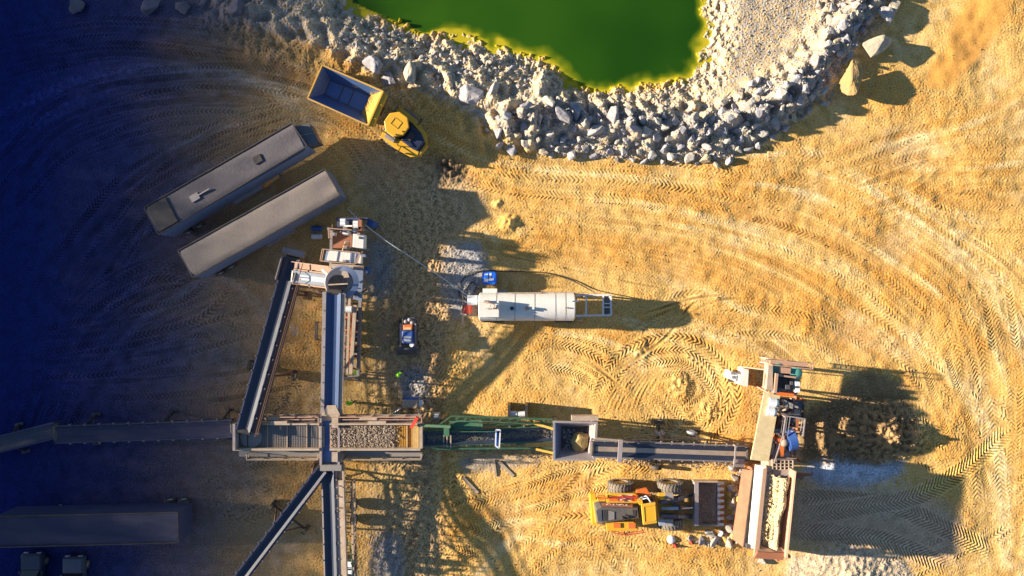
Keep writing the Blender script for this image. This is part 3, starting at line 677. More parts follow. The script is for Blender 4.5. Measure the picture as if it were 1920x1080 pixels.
# north belt
r_, a_, b_, s_, u_, d_ = conveyor('belt_conveyor', 'blue belt conveyor rising north to the round crusher, with cream sides', (622, 782, 2.9), (627, 548, 5.8), 1.25, 'belt_blue', 'lilac_steel', legs=(.3,), sidecol='lilac_steel', idler=1.6)
for g, mt in ((-1, 'lilac_steel'), (1, 'cream_steel')):
    k = B(); k.beam(a_+s_*g*.82+u_*.14, b_+s_*g*.82+u_*.14, .32, .05, up=u_); k.done('cover_plate', mt, r_)
k = B(); c = a_.lerp(b_, .62)-s_*1.5; k.beam(c, c+d_*1.6, .22, .3); k.beam(c, c+s_*.7, .08); k.beam(c+d_*1.6, c+d_*1.6+s_*.7, .08); k.done('motor', 'dark_steel', r_)
# south belt on wheeled frame
r_, a_, b_, s_, u_, d_ = conveyor('belt_conveyor', 'blue belt conveyor running to the bottom edge with a grey walkway and wheels', (616, 872, 2.9), (623, 1110, 5.0), 1.0, 'belt', 'lilac_steel', sidecol='lilac_steel', idler=1.2)
k = B(); k.beam(a_-s_*.95+u_*.1+d_*1.4, b_-s_*.95+u_*.1, .55, .06, up=u_); k.done('walkway', 'cream_steel', r_)
k = B(); k.beam(a_-s_*1.35+u_*.35, b_-s_*1.35+u_*.35, .1, .1); k.beam(a_-s_*1.35, b_-s_*1.35, .1, .14); k.done('railing', 'cream_steel', r_)
k = B()
e0 = P(651, 905, 2.4); e1 = P(655, 1100, 3.0)
for z in (1.1, 2.2):
    for dx in (-.55, .35): k.beam((e0.x+dx, e0.y, z), (e1.x+dx-.1, e1.y, z+.2), .16)
for i in range(11):
    p = e0.lerp(e1, i/10); k.beam((p.x-.55, p.y, 2.2), (p.x+.35, p.y, 2.2), .11); k.beam((p.x+.35, p.y, .9), (p.x+.35, p.y, 2.3), .09); k.beam((p.x-.55, p.y, 1.1), (p.x-.55, p.y, 4), .09)
k.done('chassis', 'cream_steel', r_)
for y in (948, 978): wheel_parts(r_, P(661, y, 1.1)-Vector((0, 0, .55)), (1, 0, 0), .55, .5, 'rubber', 'grey_steel', 0)
k = B(); k.pbox(640, 1052, 662, 1064, 1.2, 2.8); k.pbox(642, 1070, 660, 1082, 1.2, 2.6); k.done('engine', 'engine_grey', r_)
for y in (1056, 1062, 1072):
    p = P(650, y, 2.9); B().cyl(p, p+Vector((.5, 0, .1)), .16).done('filter', 'plastic_white', r_)
k = B().tube([P(655, 1015, 2.6), P(660, 1050, 3.2), P(660, 1078, 2.6)], .07); k.done('pipe', 'green_paint', r_)
# southwest belt
conveyor('belt_conveyor', 'blue belt slanting down-left from the crossing to the bottom edge', (606, 880, 3.2), (440, 1098, 4.4), .85, 'belt', 'rust_dark', sidecol='side_dark', rail=0, wheels=(.52,), legs=(.1,), idler=1.0)

# crossing channel between the two screens
r_ = thing('transfer_chute', 'blue steel channel crossing between the slatted screen and the stony screen', 'chute', tuple(P(620, 830)))
k = B(); k.pbox(602, 783, 634, 868, 3.05, 3.12); k.done('channel_floor', 'blue_liner', r_)
for x0, x1 in ((599, 603), (633, 637)):
    k = B(); k.pbox(x0, 780, x1, 872, 2.2, 3.5); k.done('side_wall', 'lilac_steel', r_)
k = B(); k.pbox(622, 783, 634, 802, 3.0, 3.75); k.pbox(622, 848, 633, 866, 3.0, 3.7); k.done('side_box', 'cream_steel', r_)
k = B(); k.prism([tuple(P(606, 782, 3.5))[:2], tuple(P(630, 782, 3.5))[:2], tuple(P(634, 790, 3.5))[:2], tuple(P(600, 790, 3.5))[:2]], 3.2, 3.4, [tuple(P(610, 762, 4))[:2], tuple(P(626, 762, 4))[:2], tuple(P(634, 779, 4))[:2], tuple(P(600, 779, 4))[:2]]); k.done('end_hood', 'cream_steel', r_)
k = B(); k.pbox(600, 872, 640, 883, 2.6, 3.6); k.pbox(604, 884, 638, 900, 2.2, 2.9); k.done('tail_box', 'grey_steel', r_)
k = B()
for x in (602, 634):
    for y in (790, 865): p = P(x, y, 3); k.beam((p.x, p.y, 0), (p.x, p.y, 2.6), .2)
k.done('support', 'grey_steel', r_)

# screens
def screen(label, x0, x1, loaded):
    y0, y1, zt = 797, 841, 3.9
    root = thing('vibrating_screen', label, 'screening machine', tuple(P((x0+x1)/2, 820)))
    k = B(); k.pbox(x0, y0, x1, y1, zt-.75, zt-.62); k.done('screen_deck', 'rust_pale' if loaded else 'lilac_steel', root)
    for ya, yb in ((y0-3, y0), (y1, y1+4)):
        k = B(); k.pbox(x0, ya, x1, yb, zt-1.3, zt); k.done('side_plate', 'cream_steel', root)
    k = B(); st = 3.2
    xa = x0 if not loaded else 742
    for i in range(int((x1-xa)/st)):
        x = xa+i*st; k.pbox(x, y0, x+.9, y1, zt-.62, zt-.55)
    for i in range(int((y1-y0)/st)):
        y = y0+i*st; k.pbox(xa if not loaded else 742, y, x1 if loaded else x1, y+.8, zt-.62, zt-.57)
    k.done('mesh_panel', 'yellow_worn' if loaded else 'grey_steel', root)
    for f in np.linspace(.15, .85, 4): x = x0+(x1-x0)*f; k = B(); k.pbox(x, y0, x+1.6, y1, zt-.6, zt-.45); k.done('cross_bar', 'cream_steel', root)
    # walkway north with rails, motors; walkway south
    k = B(); k.pbox(x0+20, 777, x1+5, 794, 2.5, 2.58); k.done('walkway', 'grey_steel', root)
    k = B(); n0 = P(x0+22, 778, 2.6); n1 = P(x1+5, 778, 2.6); n2 = P(x1+5, 794, 2.6); k.rail([n0, n1, n2], 1.1, .08); m0 = P(x0+22, 783, 2.6); m1 = P(x1-2, 783, 2.6); k.rail([m0, m1], 1.0, .07); k.done('railing', 'rust_pale', root)
    k = B(); k.pbox(x0+8, 846, x1+4, 856, 2.2, 2.28); k.done('walkway', 'grey_steel', root)
    k = B(); k.rail([P(x0+30, 847, 2.3), P(x0+30, 857, 2.3), P(x1+4, 857, 2.3), P(x1+4, 847, 2.3)], 1.0, .07); k.done('railing', 'cream_steel', root)
    k = B(); w = x1-x0
    k.pbox(x0+w*.33, 783, x0+w*.52, 788, 2.6, 3.7); k.pbox(x0+w*.42, 790, x0+w*.62, 794, 2.6, 3.9); k.done('motor_housing', 'cream_steel', root)
    k = B(); k.pbox(x0+w*.08, 784, x0+w*.2, 792, 2.6, 3.3); k.pbox(x0+w*.7, 785, x0+w*.76, 792, 2.6, 3.3); k.done('motor', 'engine_grey', root)
    k = B()
    for x in (x0+12, x0+w*.5, x1-12):
        for y in (800, 840): p = P(x, y, 2.5); k.beam((p.x, p.y, 0), (p.x, p.y, 3), .22)
    for y in (800, 840):
        p = P(x0+4, y, 2.2); q = P(x1-4, y, 2.2); k.beam(p-Vector((0, 0, .5)), q-Vector((0, 0, .5)), .3); k.beam((p.x, p.y, .5), (P(x0+w*.5, y, 2.5).x, q.y, 2.4), .14); k.beam((q.x, q.y, .5), (P(x0+w*.5, y, 2.5).x, q.y, 2.4), .14)
    k.done('support_frame', 'grey_steel', root)
    return root
s1 = screen('slatted screen left of the crossing, empty grating in blue shade', 440, 598, False)
k = B(); k.pprism([(598, 797), (608, 800), (608, 838), (598, 841)], 3.2, 3.35); k.done('end_lip', 'cream_steel', s1)
k = B(); p = P(470, 820, 3.5); k.cyl((p.x, p.y, 3.3), (p.x, p.y, 3.45), 1.0, .95, n=20); k.done('receiving_pan', 'grey_steel', s1)
k = B(); k.pbox(436, 795, 441, 845, 2.3, 4.3); k.done('end_plate', 'lilac_steel', s1)
s2 = screen('screen right of the crossing, covered with stones, yellow grating at its right end', 618, 788, True)
k = B(); k.pbox(786, 797, 792, 841, 3.0, 4.2); k.done('end_plate', 'cream_steel', s2)
k = B(); k.beam(P(771, 802, 4.2), P(783, 782, 4.6), .28, .2); k.done('lever', 'red_paint', s2)
pl = P(778, 819, 3.6); k = B(); k.pbox(773, 798, 785, 840, 3.2, 3.6); k.done('sand_tray', 'sand_pile', s2)
g = []
for i in range(2600):
    x = random.uniform(620, 738+random.gauss(0, 6)); y = random.uniform(799, 839)
    if 630 < x < 636 and random.random() < .8: continue
    q = P(x, y, 3.4); g.append((q.x, q.y, 3.34+random.uniform(0, .1), random.uniform(.05, .115)))
ob = rubble('crushed_stone', g, 'crushed brown stone spread over the deck of the right screen', 'crushed stone')
M('brown_stone', (.40, .31, .23), .9, dirt=.5, dirtcol=(.2, .15, .12), scale=5)
M('dark_stone', (.24, .21, .17), .9, dirt=.5, dirtcol=(.3, .25, .18), scale=5)
ob.data.materials.clear(); ob.data.materials.append(MATS['brown_stone'])

# green conveyor
r_, a_, b_, s_, u_, d_ = conveyor('belt_conveyor', 'green-framed conveyor carrying dark stone between the stony screen and the square hopper', (792, 822, 3.5), (1036, 813, 2.0), 1.15, 'belt', 'green_paint', legs=(.35, .75), sidecol='green_paint')
k = B(); k.beam(a_-s_*1.1+d_*.5, b_-s_*1.0, .16, .3); k.beam(a_-s_*1.9+d_*2.6, b_-s_*1.3, .16, .25)
for i in range(12):
    p = (a_-s_*1.1).lerp(b_-s_*1.0, .12+i/13.5); q = (a_-s_*1.9+d_*2.6).lerp(b_-s_*1.3, i/12.); k.beam(p, q, .09)
k.beam(a_+s_*.95+d_*1, b_+s_*1.3, .14, .24); k.done('side_truss', 'green_paint', r_)
k = B(); k.pbox(845, 788, 905, 806, 2.6, 3.2); k.done('tank', 'green_paint', r_)
k = B(); k.rail([P(845, 787, 3.2), P(905, 786, 3.2), P(1000, 792, 2.8)], .9, .07); k.rail([P(848, 806, 3.2), P(930, 806, 3.0)], .8, .06, mid=False); k.done('railing', 'green_paint', r_)
k = B(); k.beam(P(783, 797, 4.0), P(845, 800, 4.4), .22, .2); k.pbox(832, 802, 842, 818, 3.0, 4.3); k.done('jib_arm', 'green_paint', r_)
for x in (832, 838, 845):
    k = B(); k.beam(P(x, 816, 3.6), P(x, 842, 3.2), .12); k.done('stay', 'cream_steel', r_)
k = B(); k.beam(P(930, 806, 3.4), P(938, 806, 3.4), .12); k.beam(P(938, 806, 3.4), P(936, 840, 3.4), .12); k.beam(P(936, 840, 3.4), P(929, 836, 3.4), .12); k.beam(P(929, 836, 3.4), P(930, 806, 3.4), .12); k.done('guide_frame', 'plastic_white', r_)
k = B(); k.pbox(930, 808, 933, 836, 2.9, 3.3); k.done('scraper', 'bright_blue', r_)
for q0, q1 in ((P(1000, 793, 2.6), P(1040, 805, 3.0)), (P(1005, 842, 2.4), P(1040, 850, 2.7))): k = B(); k.beam(q0, q1, .2); k.done('brace', 'yellow_worn', r_)
g = []
for i in range(1500):
    f = random.random(); c = a_.lerp(b_, .04+f*.93)+s_*random.gauss(0, .19)+u_*.1
    g.append((c.x, c.y, c.z, random.uniform(.035, .08)))
ob = rubble('belt_stone', g, 'dark crushed stone riding along the green conveyor', 'crushed stone'); ob.data.materials.clear(); ob.data.materials.append(MATS['dark_stone'])

g = []
for x0_, y0_, x1_, y1_, n_ in ((800, 835, 1030, 850, 500), (1130, 860, 1390, 872, 500), (560, 700, 470, 850, 250), (640, 885, 640, 1075, 400), (640, 790, 800, 868, 300), (1410, 860, 1500, 900, 200)):
    for i in range(n_): f = random.random(); q = P(x0_+(x1_-x0_)*f+random.gauss(0, 7), y0_+(y1_-y0_)*f+random.gauss(0, 5)); g.append((q.x, q.y, hz(q.x, q.y)+.03, random.uniform(.03, .11)))
ob = rubble('spilled_stone', g, 'crushed stone spilled on the ground under the belts', 'crushed stone'); ob.data.materials.clear(); ob.data.materials.append(MATS['brown_stone'])
# square hopper
r_ = thing('hopper', 'square lilac-grey steel hopper with a lump of soil inside', 'hopper', tuple(P(1078, 826)))
zt = 3.2; cx0, cx1, cy0, cy1 = 1037, 1121, 789, 864
O = [P(cx0, cy0, zt), P(cx1, cy0+2, zt), P(cx1-4, cy1, zt), P(cx0, cy1, zt)]
c = sum(O, Vector())/4; I = [c+(o-c)*.60-Vector((0, 0, 1.5)) for o in O]; R1 = [c+(o-c)*.93+Vector((0, 0, 0)) for o in O]
for i in range(4):
    j = (i+1) % 4
    k = B(); k.hexa([O[i]-Vector((0, 0, .18)), O[j]-Vector((0, 0, .18)), R1[j]-Vector((0, 0, .18)), R1[i]-Vector((0, 0, .18))], [O[i], O[j], R1[j], R1[i]]); k.done('rim', 'lilac_steel', r_)
    k = B(); n_ = (I[j]-I[i]).cross(R1[i]-I[i]).normalized()*.05; k.hexa([I[i], I[j], R1[j]-Vector((0, 0, .02)), R1[i]-Vector((0, 0, .02))], [p+n_ for p in (I[i], I[j], R1[j]-Vector((0, 0, .02)), R1[i]-Vector((0, 0, .02)))]); k.done('wall', 'lilac_steel' if i != 3 else 'trailer_side', r_)
k = B(); k.quad(*I); k.done('bottom_plate', 'dark_steel', r_)
k = B()
for o in O: p = c+(o-c)*.85; k.beam((p.x, p.y, 0), (p.x, p.y, zt-.2), .2)
k.done('leg', 'grey_steel', r_)
k = B(); k.pbox(1072, 780, 1122, 789, 2.3, 3.0); k.done('front_bracket', 'cream_steel', r_)
bm = rock_geo(77, sub=True, n=18, el=1.1, flat_=.6); me = bpy.data.meshes.new('soil'); bm.to_mesh(me); bm.free(); me.materials.append(MATS['sand_pile']); o = bpy.data.objects.new('soil_lump', me); COL.objects.link(o)
q = P(1086, 828, 2.1); o.location = (q.x, q.y, 2.2); o.scale = (1.0, 1.25, 1.0); tag(o, 'lump of brown soil lying inside the square hopper', 'soil')
g = []
for i in range(260): q = P(random.uniform(1056, 1106), random.uniform(806, 850), 1.8); g.append((q.x, q.y, 1.75, random.uniform(.04, .13)))
rubble('hopper_stone', g, 'loose stone in the bottom of the square hopper', 'gravel')

# long belt from the crusher to the hopper
r_, a_, b_, s_, u_, d_ = conveyor('belt_conveyor', 'long striped black belt between the square hopper and the primary crusher', (1402, 851, 2.2), (1112, 841, 3.9), 1.25, 'belt', 'dark_steel', legs=(.3,), sidecol='lilac_steel', rail=0, idler=1.0, wheels=(.55,))
k = B(); k.beam(a_+u_*.075+d_*.2, b_+u_*.075-d_*.2, .42, .012, up=u_); k.done('dusty_strip', 'cream_steel', r_)
k = B(); p = a_.lerp(b_, .84); k.beam(p-s_*1.0+u_*.55, p+s_*1.0+u_*.55, .35, .25); k.beam(p-s_*.9, p-s_*.9+u_*.6, .14); k.beam(p+s_*.9, p+s_*.9+u_*.6, .14); k.done('gantry', 'lilac_steel', r_)
k = B(); k.beam(p+s_*.9+u_*.5, b_+s_*1.0+u_*.4, .16, .2); k.done('brace', 'cream_steel', r_)
k = B(); q = a_.lerp(b_, .1); k.beam(q-s_*.8+u_*.5, q+s_*.8+u_*.5, .12); k.beam(q-s_*.8-d_*.1, q-s_*.8+u_*.5, .12); k.beam(q+s_*.8, q+s_*.8+u_*.5, .12); k.beam(q-s_*.8+u_*.3, q-s_*.8-d_*1+u_*.3, .7, .1); k.done('tail_guard', 'lilac_steel', r_)
k = B(); k.tube([a_+s_*.95+u_*.1, a_.lerp(b_, .4)+s_*1.15, a_.lerp(b_, .75)+s_*.95+u_*.3], .06); k.tube([a_.lerp(b_, .2)+s_*1.1, a_.lerp(b_, .5)+s_*1.35-u_*.5, a_.lerp(b_, .8)+s_*1], .05); k.done('hose', 'rubber', r_)

# primary crusher (far right)
r_ = thing('crusher_plant', 'rusty primary crushing plant with a long cream cover on its left', 'crushing machine', tuple(P(1465, 780)))
k = B(); k.pprism([(1433, 736), (1463, 742), (1441, 866), (1408, 862)], 4.3, 4.5); k.done('cover_plate', 'cream_paint', r_)
k = B(); k.pprism([(1461, 778), (1468, 779), (1446, 868), (1440, 867)], 3.6, 3.72); k.done('walkway', 'rust', r_)
k = B(); k.rail([P(1464, 778, 3.7), P(1459, 812, 3.7), P(1443, 862, 3.7)], 1.1, .09); k.rail([P(1472, 778, 3.6), P(1467, 812, 3.6)], 1.1, .08); k.rail([P(1460, 775, 3.6), P(1500, 781, 3.6), P(1496, 812, 3.6)], 1.1, .09); k.done('railing', 'lilac_steel', r_)
k = B(); k.pprism([(1450, 742), (1506, 752), (1500, 782), (1446, 772)], 2.4, 2.9); k.done('engine_bed', 'engine_grey', r_)
for x, y in ((1441, 753), (1437, 770)):
    p = P(x, y, 4.4); q = P(x+13, y+2, 4.4); kk = B().cyl(p, q, .42); kk.cyl(q, q+Vector((.25, 0, 0)), .36, .2); kk.done('air_filter', 'plastic_white', r_)
k = B()
for (x, y, w_, h_, z) in ((1462, 753, 8, 6, 3.7), (1472, 757, 7, 8, 3.9), (1462, 768, 18, 6, 3.6), (1486, 755, 12, 12, 3.9), (1476, 766, 8, 7, 3.4)): k.pbox(x, y, x+w_, y+h_, 2.9, z)
k.done('engine', 'engine_grey', r_)
for x, y in ((1468, 752), (1470, 759), (1480, 758)):
    k = B(); p = P(x, y, 4); k.cyl(p, p+Vector((0, 0, .5)), .16); k.cyl(p+Vector((0, 0, .3)), p+Vector((.6, -.2, .4)), .1); k.done('exhaust', 'grey_steel', r_)
k = B(); k.pbox(1484, 769, 1500, 776, 3.0, 3.6); k.done('battery_box', 'cream_steel', r_)
k = B(); k.pbox(1448, 783, 1492, 800, 3.2, 3.25); k.pbox(1446, 781, 1494, 783, 3.2, 4.1); k.pbox(1446, 800, 1494, 802, 3.2, 4.1); k.pbox(1446, 781, 1449, 802, 3.2, 4.1); k.done('fuel_pan', 'dark_steel', r_)
for i in range(14): x = random.uniform(1452, 1488); y = random.uniform(786, 798); p = P(x, y, 3.4); k = B().dome(p, random.uniform(.12, .25), .2); k.done('valve', random.choice(['dark_steel', 'yellow_worn', 'grey_steel']), r_)
k = B(); k.pbox(1450, 804, 1470, 812, 3.2, 4.1); k.done('control_box', 'grey_steel', r_)
k = B(); k.pbox(1472, 802, 1482, 812, 3.2, 3.9); k.done('cabinet', 'cream_steel', r_)
k = B(); k.pbox(1440, 814, 1492, 858, 2.2, 2.9); k.done('crusher_body', 'rust', r_)
for x in (1445, 1456, 1463):
    k = B(); k.beam(P(x, 818+(x % 3), 3.9), P(x-1, 850, 3.7), .38, .9); k.done('rib_plate', 'orange_paint' if x != 1445 else 'rust_pale', r_)
k = B(); k.cyl(P(1475, 826, 3.9), P(1489, 823, 3.9), .95, n=24); k.done('flywheel', 'blue_paint', r_)
k = B(); p = P(1470, 830, 4.2); k.dome(p, .36, .3); k.beam(p, P(1469, 815, 4.3), .1); k.beam(p, P(1471, 850, 3.6), .16); k.done('grease_pot', 'cream_steel', r_)
k = B()
for x in (1452, 1476, 1484): k.beam(P(x, 842, 3.6), P(x+3, 858, 3.4), .16)
for y in (824, 834, 842): k.beam(P(1446, y, 3.5), P(1462, y+3, 3.5), .13)
k.done('tie_rod', 'rust_pale', r_)
for x in (1456, 1475):
    k = B(); p = P(x, 853, 3.7); k.cyl(p, p+Vector((0, 0, .12)), .3); k.done('spring_cap', 'cream_steel', r_)
k = B(); k.beam(P(1432, 857, 3.8), P(1492, 862, 3.8), .3, .3); k.done('cross_beam', 'rust_pale', r_)
k = B()
for x in (1438, 1500):
    p = P(x, 745, 2.0); q = P(x-10, 862, 2.0); k.beam((p.x, p.y, 1.6), (q.x, q.y, 1.6), .3, .5)
    for f in (.02, .5, .97): c = p.lerp(q, f); k.beam((c.x, c.y, 0), (c.x, c.y, 3.2), .22)
k.done('chassis', 'rust', r_)
for y in (760, 778): wheel_parts(r_, P(1500, y, .6), (1, 0, 0), .6, .35, 'rubber', 'grey_steel', 0)
rs = random.Random(9)
for i in range(26):
    x = rs.uniform(1446, 1488); y = rs.uniform(745, 856); z = rs.uniform(3.2, 4.4); a = rs.choice(((1, .1), (-.1, 1), (.6, .7), (.9, -.3))); l = rs.uniform(6, 16)
    k = B(); k.beam(P(x, y, z), P(min(x+a[0]*l, 1498), y+a[1]*l, z+rs.uniform(-.4, .4)), rs.uniform(.06, .15)); k.done('strut', rs.choice(['rust_dark', 'rust_pale', 'dark_steel', 'cream_steel', 'engine_grey']), r_)
for i in range(12):
    x = rs.uniform(1448, 1490); y = rs.uniform(746, 775); w_ = rs.uniform(2, 5); k = B(); k.pbox(x, y, x+w_, y+rs.uniform(2, 5), 3.0, rs.uniform(3.5, 4.2)); k.done('engine_block', rs.choice(['engine_grey', 'dark_steel', 'lilac_steel', 'cream_steel']), r_)
# grizzly box
k = B(); k.pbox(1441, 863, 1449, 890, 2.6, 4.5); k.done('side_box', 'cream_steel', r_)
k = B()
x0, x1, y0, y1 = 1449, 1487, 863, 881
for i in range(6): x = x0+(x1-x0)*i/5; k.pbox(x-.9, y0, x+.9, y1, 4.2, 4.7)
for i in range(4): y = y0+(y1-y0)*i/3; k.pbox(x0, y-.8, x1, y+.8, 4.2, 4.68)
k.done('grizzly_grid', 'cream_steel', r_)
k = B(); k.pbox(1449, 882, 1488, 892, 3.9, 4.6); k.done('front_plate', 'lilac_steel', r_)
k = B(); k.pbox(1449, 863, 1488, 882, 3.0, 3.2); k.done('grid_floor', 'sand_pile', r_)
k = B(); k.pprism([(1489, 886), (1525, 889), (1525, 891), (1489, 896)], 3.0, 3.2); k.done('wing_plate', 'rust', r_)

# engine deck at the plant's north end
r_ = thing('generator_deck', 'raised generator deck with two teal tanks and steps on its upper edge', 'generator', tuple(P(1470, 705)))
k = B(); k.pprism([(1445, 672), (1515, 680), (1513, 688), (1444, 682)], 3.3, 3.4); k.done('walkway', 'rust_pale', r_)
k = B()
for i in range(6): k.pbox(1428+i*3, 670+i*.6, 1429.6+i*3, 679+i*.6, 2.4+i*.15, 2.5+i*.15)
k.beam(P(1425, 670, 2.3), P(1448, 674, 3.4), .1); k.beam(P(1425, 679, 2.3), P(1446, 683, 3.4), .1); k.done('steps', 'cream_steel', r_)
k = B(); k.rail([P(1428, 672, 3.3), P(1515, 680, 3.4), P(1515, 690, 3.4)], 1.0, .08); k.rail([P(1440, 682, 3.4), P(1513, 690, 3.4)], 1.0, .08); k.done('railing', 'rust_pale', r_)
k = B(); k.pprism([(1442, 684), (1500, 690), (1494, 740), (1436, 732)], 2.6, 3.0); k.done('deck_floor', 'grey_steel', r_)
k = B(); k.pprism([(1441, 684), (1449, 685), (1449, 732), (1437, 730)], 3.0, 4.0); k.done('side_cabinet', 'cream_steel', r_)
for x, y in ((1456, 692), (1489, 698)):
    p = P(x, y, 3.0); k = B(); k.cyl(p-Vector((0, .0, 0)), p+Vector((0, 0, .35)), .60, n=20); k.dome(p+Vector((0, 0, .35)), .60, .25, n=20); k.done('tank', 'teal_paint', r_)
k = B(); k.pprism([(1461, 688), (1483, 691), (1482, 701), (1460, 699)], 3.0, 3.75); k.done('tank_cover', 'rust_pale', r_)
k = B(); k.beam(P(1452, 703, 3.8), P(1496, 708, 3.8), .16); k.done('tank_beam', 'cream_steel', r_)
k = B(); k.pprism([(1459, 707), (1487, 711), (1484, 731), (1455, 727)], 3.0, 3.5); k.done('radiator_well', 'dark_steel', r_)
k = B(); k.pbox(1474, 722, 1481, 730, 3.5, 4.1); k.pbox(1482, 715, 1487, 722, 3.5, 3.9); k.done('radiator', 'engine_grey', r_)
k = B(); k.pbox(1453, 730, 1461, 736, 3.0, 3.9); k.done('battery_box', 'blue_paint', r_)
for y in (716, 728): k = B(); k.pbox(1492, y, 1500, y+8, 2.8, 4.0); k.done('side_panel', 'plastic_white', r_)
k = B(); k.beam(P(1456, 700, 4.0), P(1452, 742, 4.0), .24, .3); k.beam(P(1456, 703, 3.9), P(1492, 708, 3.9), .14); k.beam(P(1434, 700, 3.6), P(1432, 730, 3.4), .08); k.done('frame_bar', 'rust_pale', r_)
k = B(); k.pprism([(1455, 734), (1490, 735), (1488, 744), (1453, 742)], 3.0, 3.15); k.done('drip_tray', 'orange_paint', r_)
k = B()
for x, y in ((1441, 688), (1497, 692), (1493, 736), (1439, 730)): p = P(x, y, 2.6); k.beam((p.x, p.y, 0), (p.x, p.y, 2.7), .2)
k.done('leg', 'rust', r_)
# compressor left of it
r_ = thing('compressor', 'small pale tracked compressor left of the raised generator deck', 'compressor', tuple(P(1387, 707)))
k = B(); k.pprism([(1367, 694), (1384, 700), (1380, 716), (1363, 709)], .3, 1.5); k.done('hood', 'plastic_white', r_, bevel=.06)
k = B(); k.pprism([(1392, 690), (1405, 693), (1403, 726), (1385, 721), (1386, 702), (1392, 703)], .3, 1.7); k.done('body', 'white_paint', r_, bevel=.06)
k = B(); k.pbox(1371, 697, 1377, 702, 1.5, 1.6); k.pbox(1373, 705, 1377, 710, 1.5, 1.6); k.done('vent', 'grey_steel', r_)
k = B(); k.pbox(1366, 700, 1404, 716, 0.1, .3); k.done('skid', 'dark_steel', r_)
# power lines running to the deck
for a, b, nm in ((((1384, 687, 1.2)), (1440, 694, 3.0), 'upper'), ((1412, 722, 1.0), (1452, 743, 3.0), 'lower')):
    k = B(); k.beam(P(*a), P(*b), .1); o = k.done('drawbar', 'rust_pale', loc=P(*a)); tag(o, f'{nm} rusty drawbar leaning between the compressor and the generator deck', 'steel bar')

# feed hopper
r_ = thing('feed_hopper', 'tall rust and cream feed hopper filled by the wheel loader', 'hopper', tuple(P(1440, 965)))
def slab(pts, z0, z1, nm, mt): kk = B(); kk.pprism(pts, z0, z1); return kk.done(nm, mt, r_)
k = B(); t = [P(1392, 880, 3.6), P(1411, 882, 4.2), P(1393, 1026, 4.2), P(1373, 1010, 3.2)]; k.hexa([p-Vector((0, 0, .1)) for p in t], t); k.done('loading_flap', 'rust', r_)
slab([(1413, 880), (1418, 880), (1402, 1028), (1395, 1026)], 2.0, 2.4, 'gap_beam', 'dark_steel')
k = B(); t = [P(1418, 872, 4.6), P(1432, 874, 4.9), P(1420, 1028, 4.9), P(1404, 1028, 4.5)]; k.hexa([p-Vector((0, 0, .3)) for p in t], t); k.done('side_wall', 'white_paint', r_)
k = B(); t = [P(1431, 880, 5.05), P(1438, 880, 5.05), P(1422, 1046, 5.05), P(1414, 1046, 5.05)]; k.hexa([p-Vector((0, 0, .3)) for p in t], t); k.done('side_wall', 'rust_pale', r_)
k = B(); t = [P(1438, 884, 4.9), P(1446, 884, 3.2), P(1432, 1016, 3.2), P(1422, 1040, 4.9)]; k.hexa([p-Vector((0, 0, .06)) for p in t], t); k.done('chute_lining', 'pale_blue_steel', r_)
k = B(); t = [P(1486, 884, 4.0), P(1491, 884, 5.75), P(1474, 1040, 5.75), P(1462, 1016, 4.0)]; k.hexa([p-Vector((0, 0, .06)) for p in t], t); k.done('chute_lining', 'cream_steel', r_)
k = B(); t = [P(1490, 884, 5.75), P(1493, 884, 5.8), P(1477, 1046, 5.8), P(1473, 1046, 5.75)]; k.hexa([p-Vector((0, 0, 1.6)) for p in t], t); k.done('side_wall', 'rust_pale', r_)
k = B(); t = [P(1430, 1016, 3.5), P(1464, 1018, 3.5), P(1474, 1036, 5.5), P(1420, 1034, 5.5)]; k.hexa([p-Vector((0, 0, .06)) for p in t], t); k.done('end_wall', 'rust_pale', r_)
slab([(1421, 1035), (1474, 1037), (1468, 1050), (1414, 1047)], 5.1, 5.4, 'end_wall', 'rust')
k = B(); t = [P(1403, 1030, 4.1), P(1422, 1031, 4.5), P(1415, 1046, 4.5), P(1400, 1040, 3.8)]; k.hexa([p-Vector((0, 0, .1)) for p in t], t); k.done('corner_plate', 'orange_paint', r_)
slab([(1440, 884), (1488, 884), (1466, 1020), (1430, 1018)], 2.6, 2.7, 'hopper_floor', 'pale_blue_steel')
slab([(1428, 884), (1490, 884), (1470, 1044), (1422, 1044)], .5, 2.58, 'hopper_body', 'rust')
slab([(1400, 1020), (1414, 1022), (1413, 1030), (1400, 1028)], 4.3, 4.6, 'hydraulic_box', 'engine_grey')
k = B()
for x, y in ((1425, 890), (1480, 890), (1415, 1030), (1470, 1035), (1450, 1040)): p = P(x, y, 3); k.beam((p.x, p.y, 0), (p.x, p.y, 4.2), .26)
p = P(1425, 890, 3); q = P(1415, 1030, 3); k.beam((p.x, p.y, 1.2), (q.x, q.y, 1.2), .3, .5); p = P(1480, 890, 3); q = P(1470, 1035, 3); k.beam((p.x, p.y, 1.2), (q.x, q.y, 1.2), .3, .5)
k.done('chassis', 'rust', r_)
k = B(); ncol = 26; nrow = 60
vsr = []
for j in range(nrow+1):
    f = j/nrow; y = 888+f*132; xa = 1443-f*13; xb = 1488-f*20; row = []
    for i in range(ncol+1):
        g_ = i/ncol; x = xa-2+(xb-xa+4)*g_; cw = .36+.05*math.sin(f*7)+.03*math.sin(f*19); ww = (.33-.16*f)*(1+.12*math.sin(f*13+g_*4)); prof = max(0, 1-abs((g_-cw)/ww)**1.7*.55) if abs(g_-cw) < ww*1.35 else 0
        q = P(x, y, 4); z = 4.3+1.25*prof+random.uniform(-.05, .05)+.04*math.sin(x*1.7+y*.9)*math.sin(y*.7); row.append(k.bm.verts.new((q.x, q.y, z)))
    vsr.append(row)
for j in range(nrow):
    for i in range(ncol): k.bm.faces.new((vsr[j][i], vsr[j][i+1], vsr[j+1][i+1], vsr[j+1][i]))
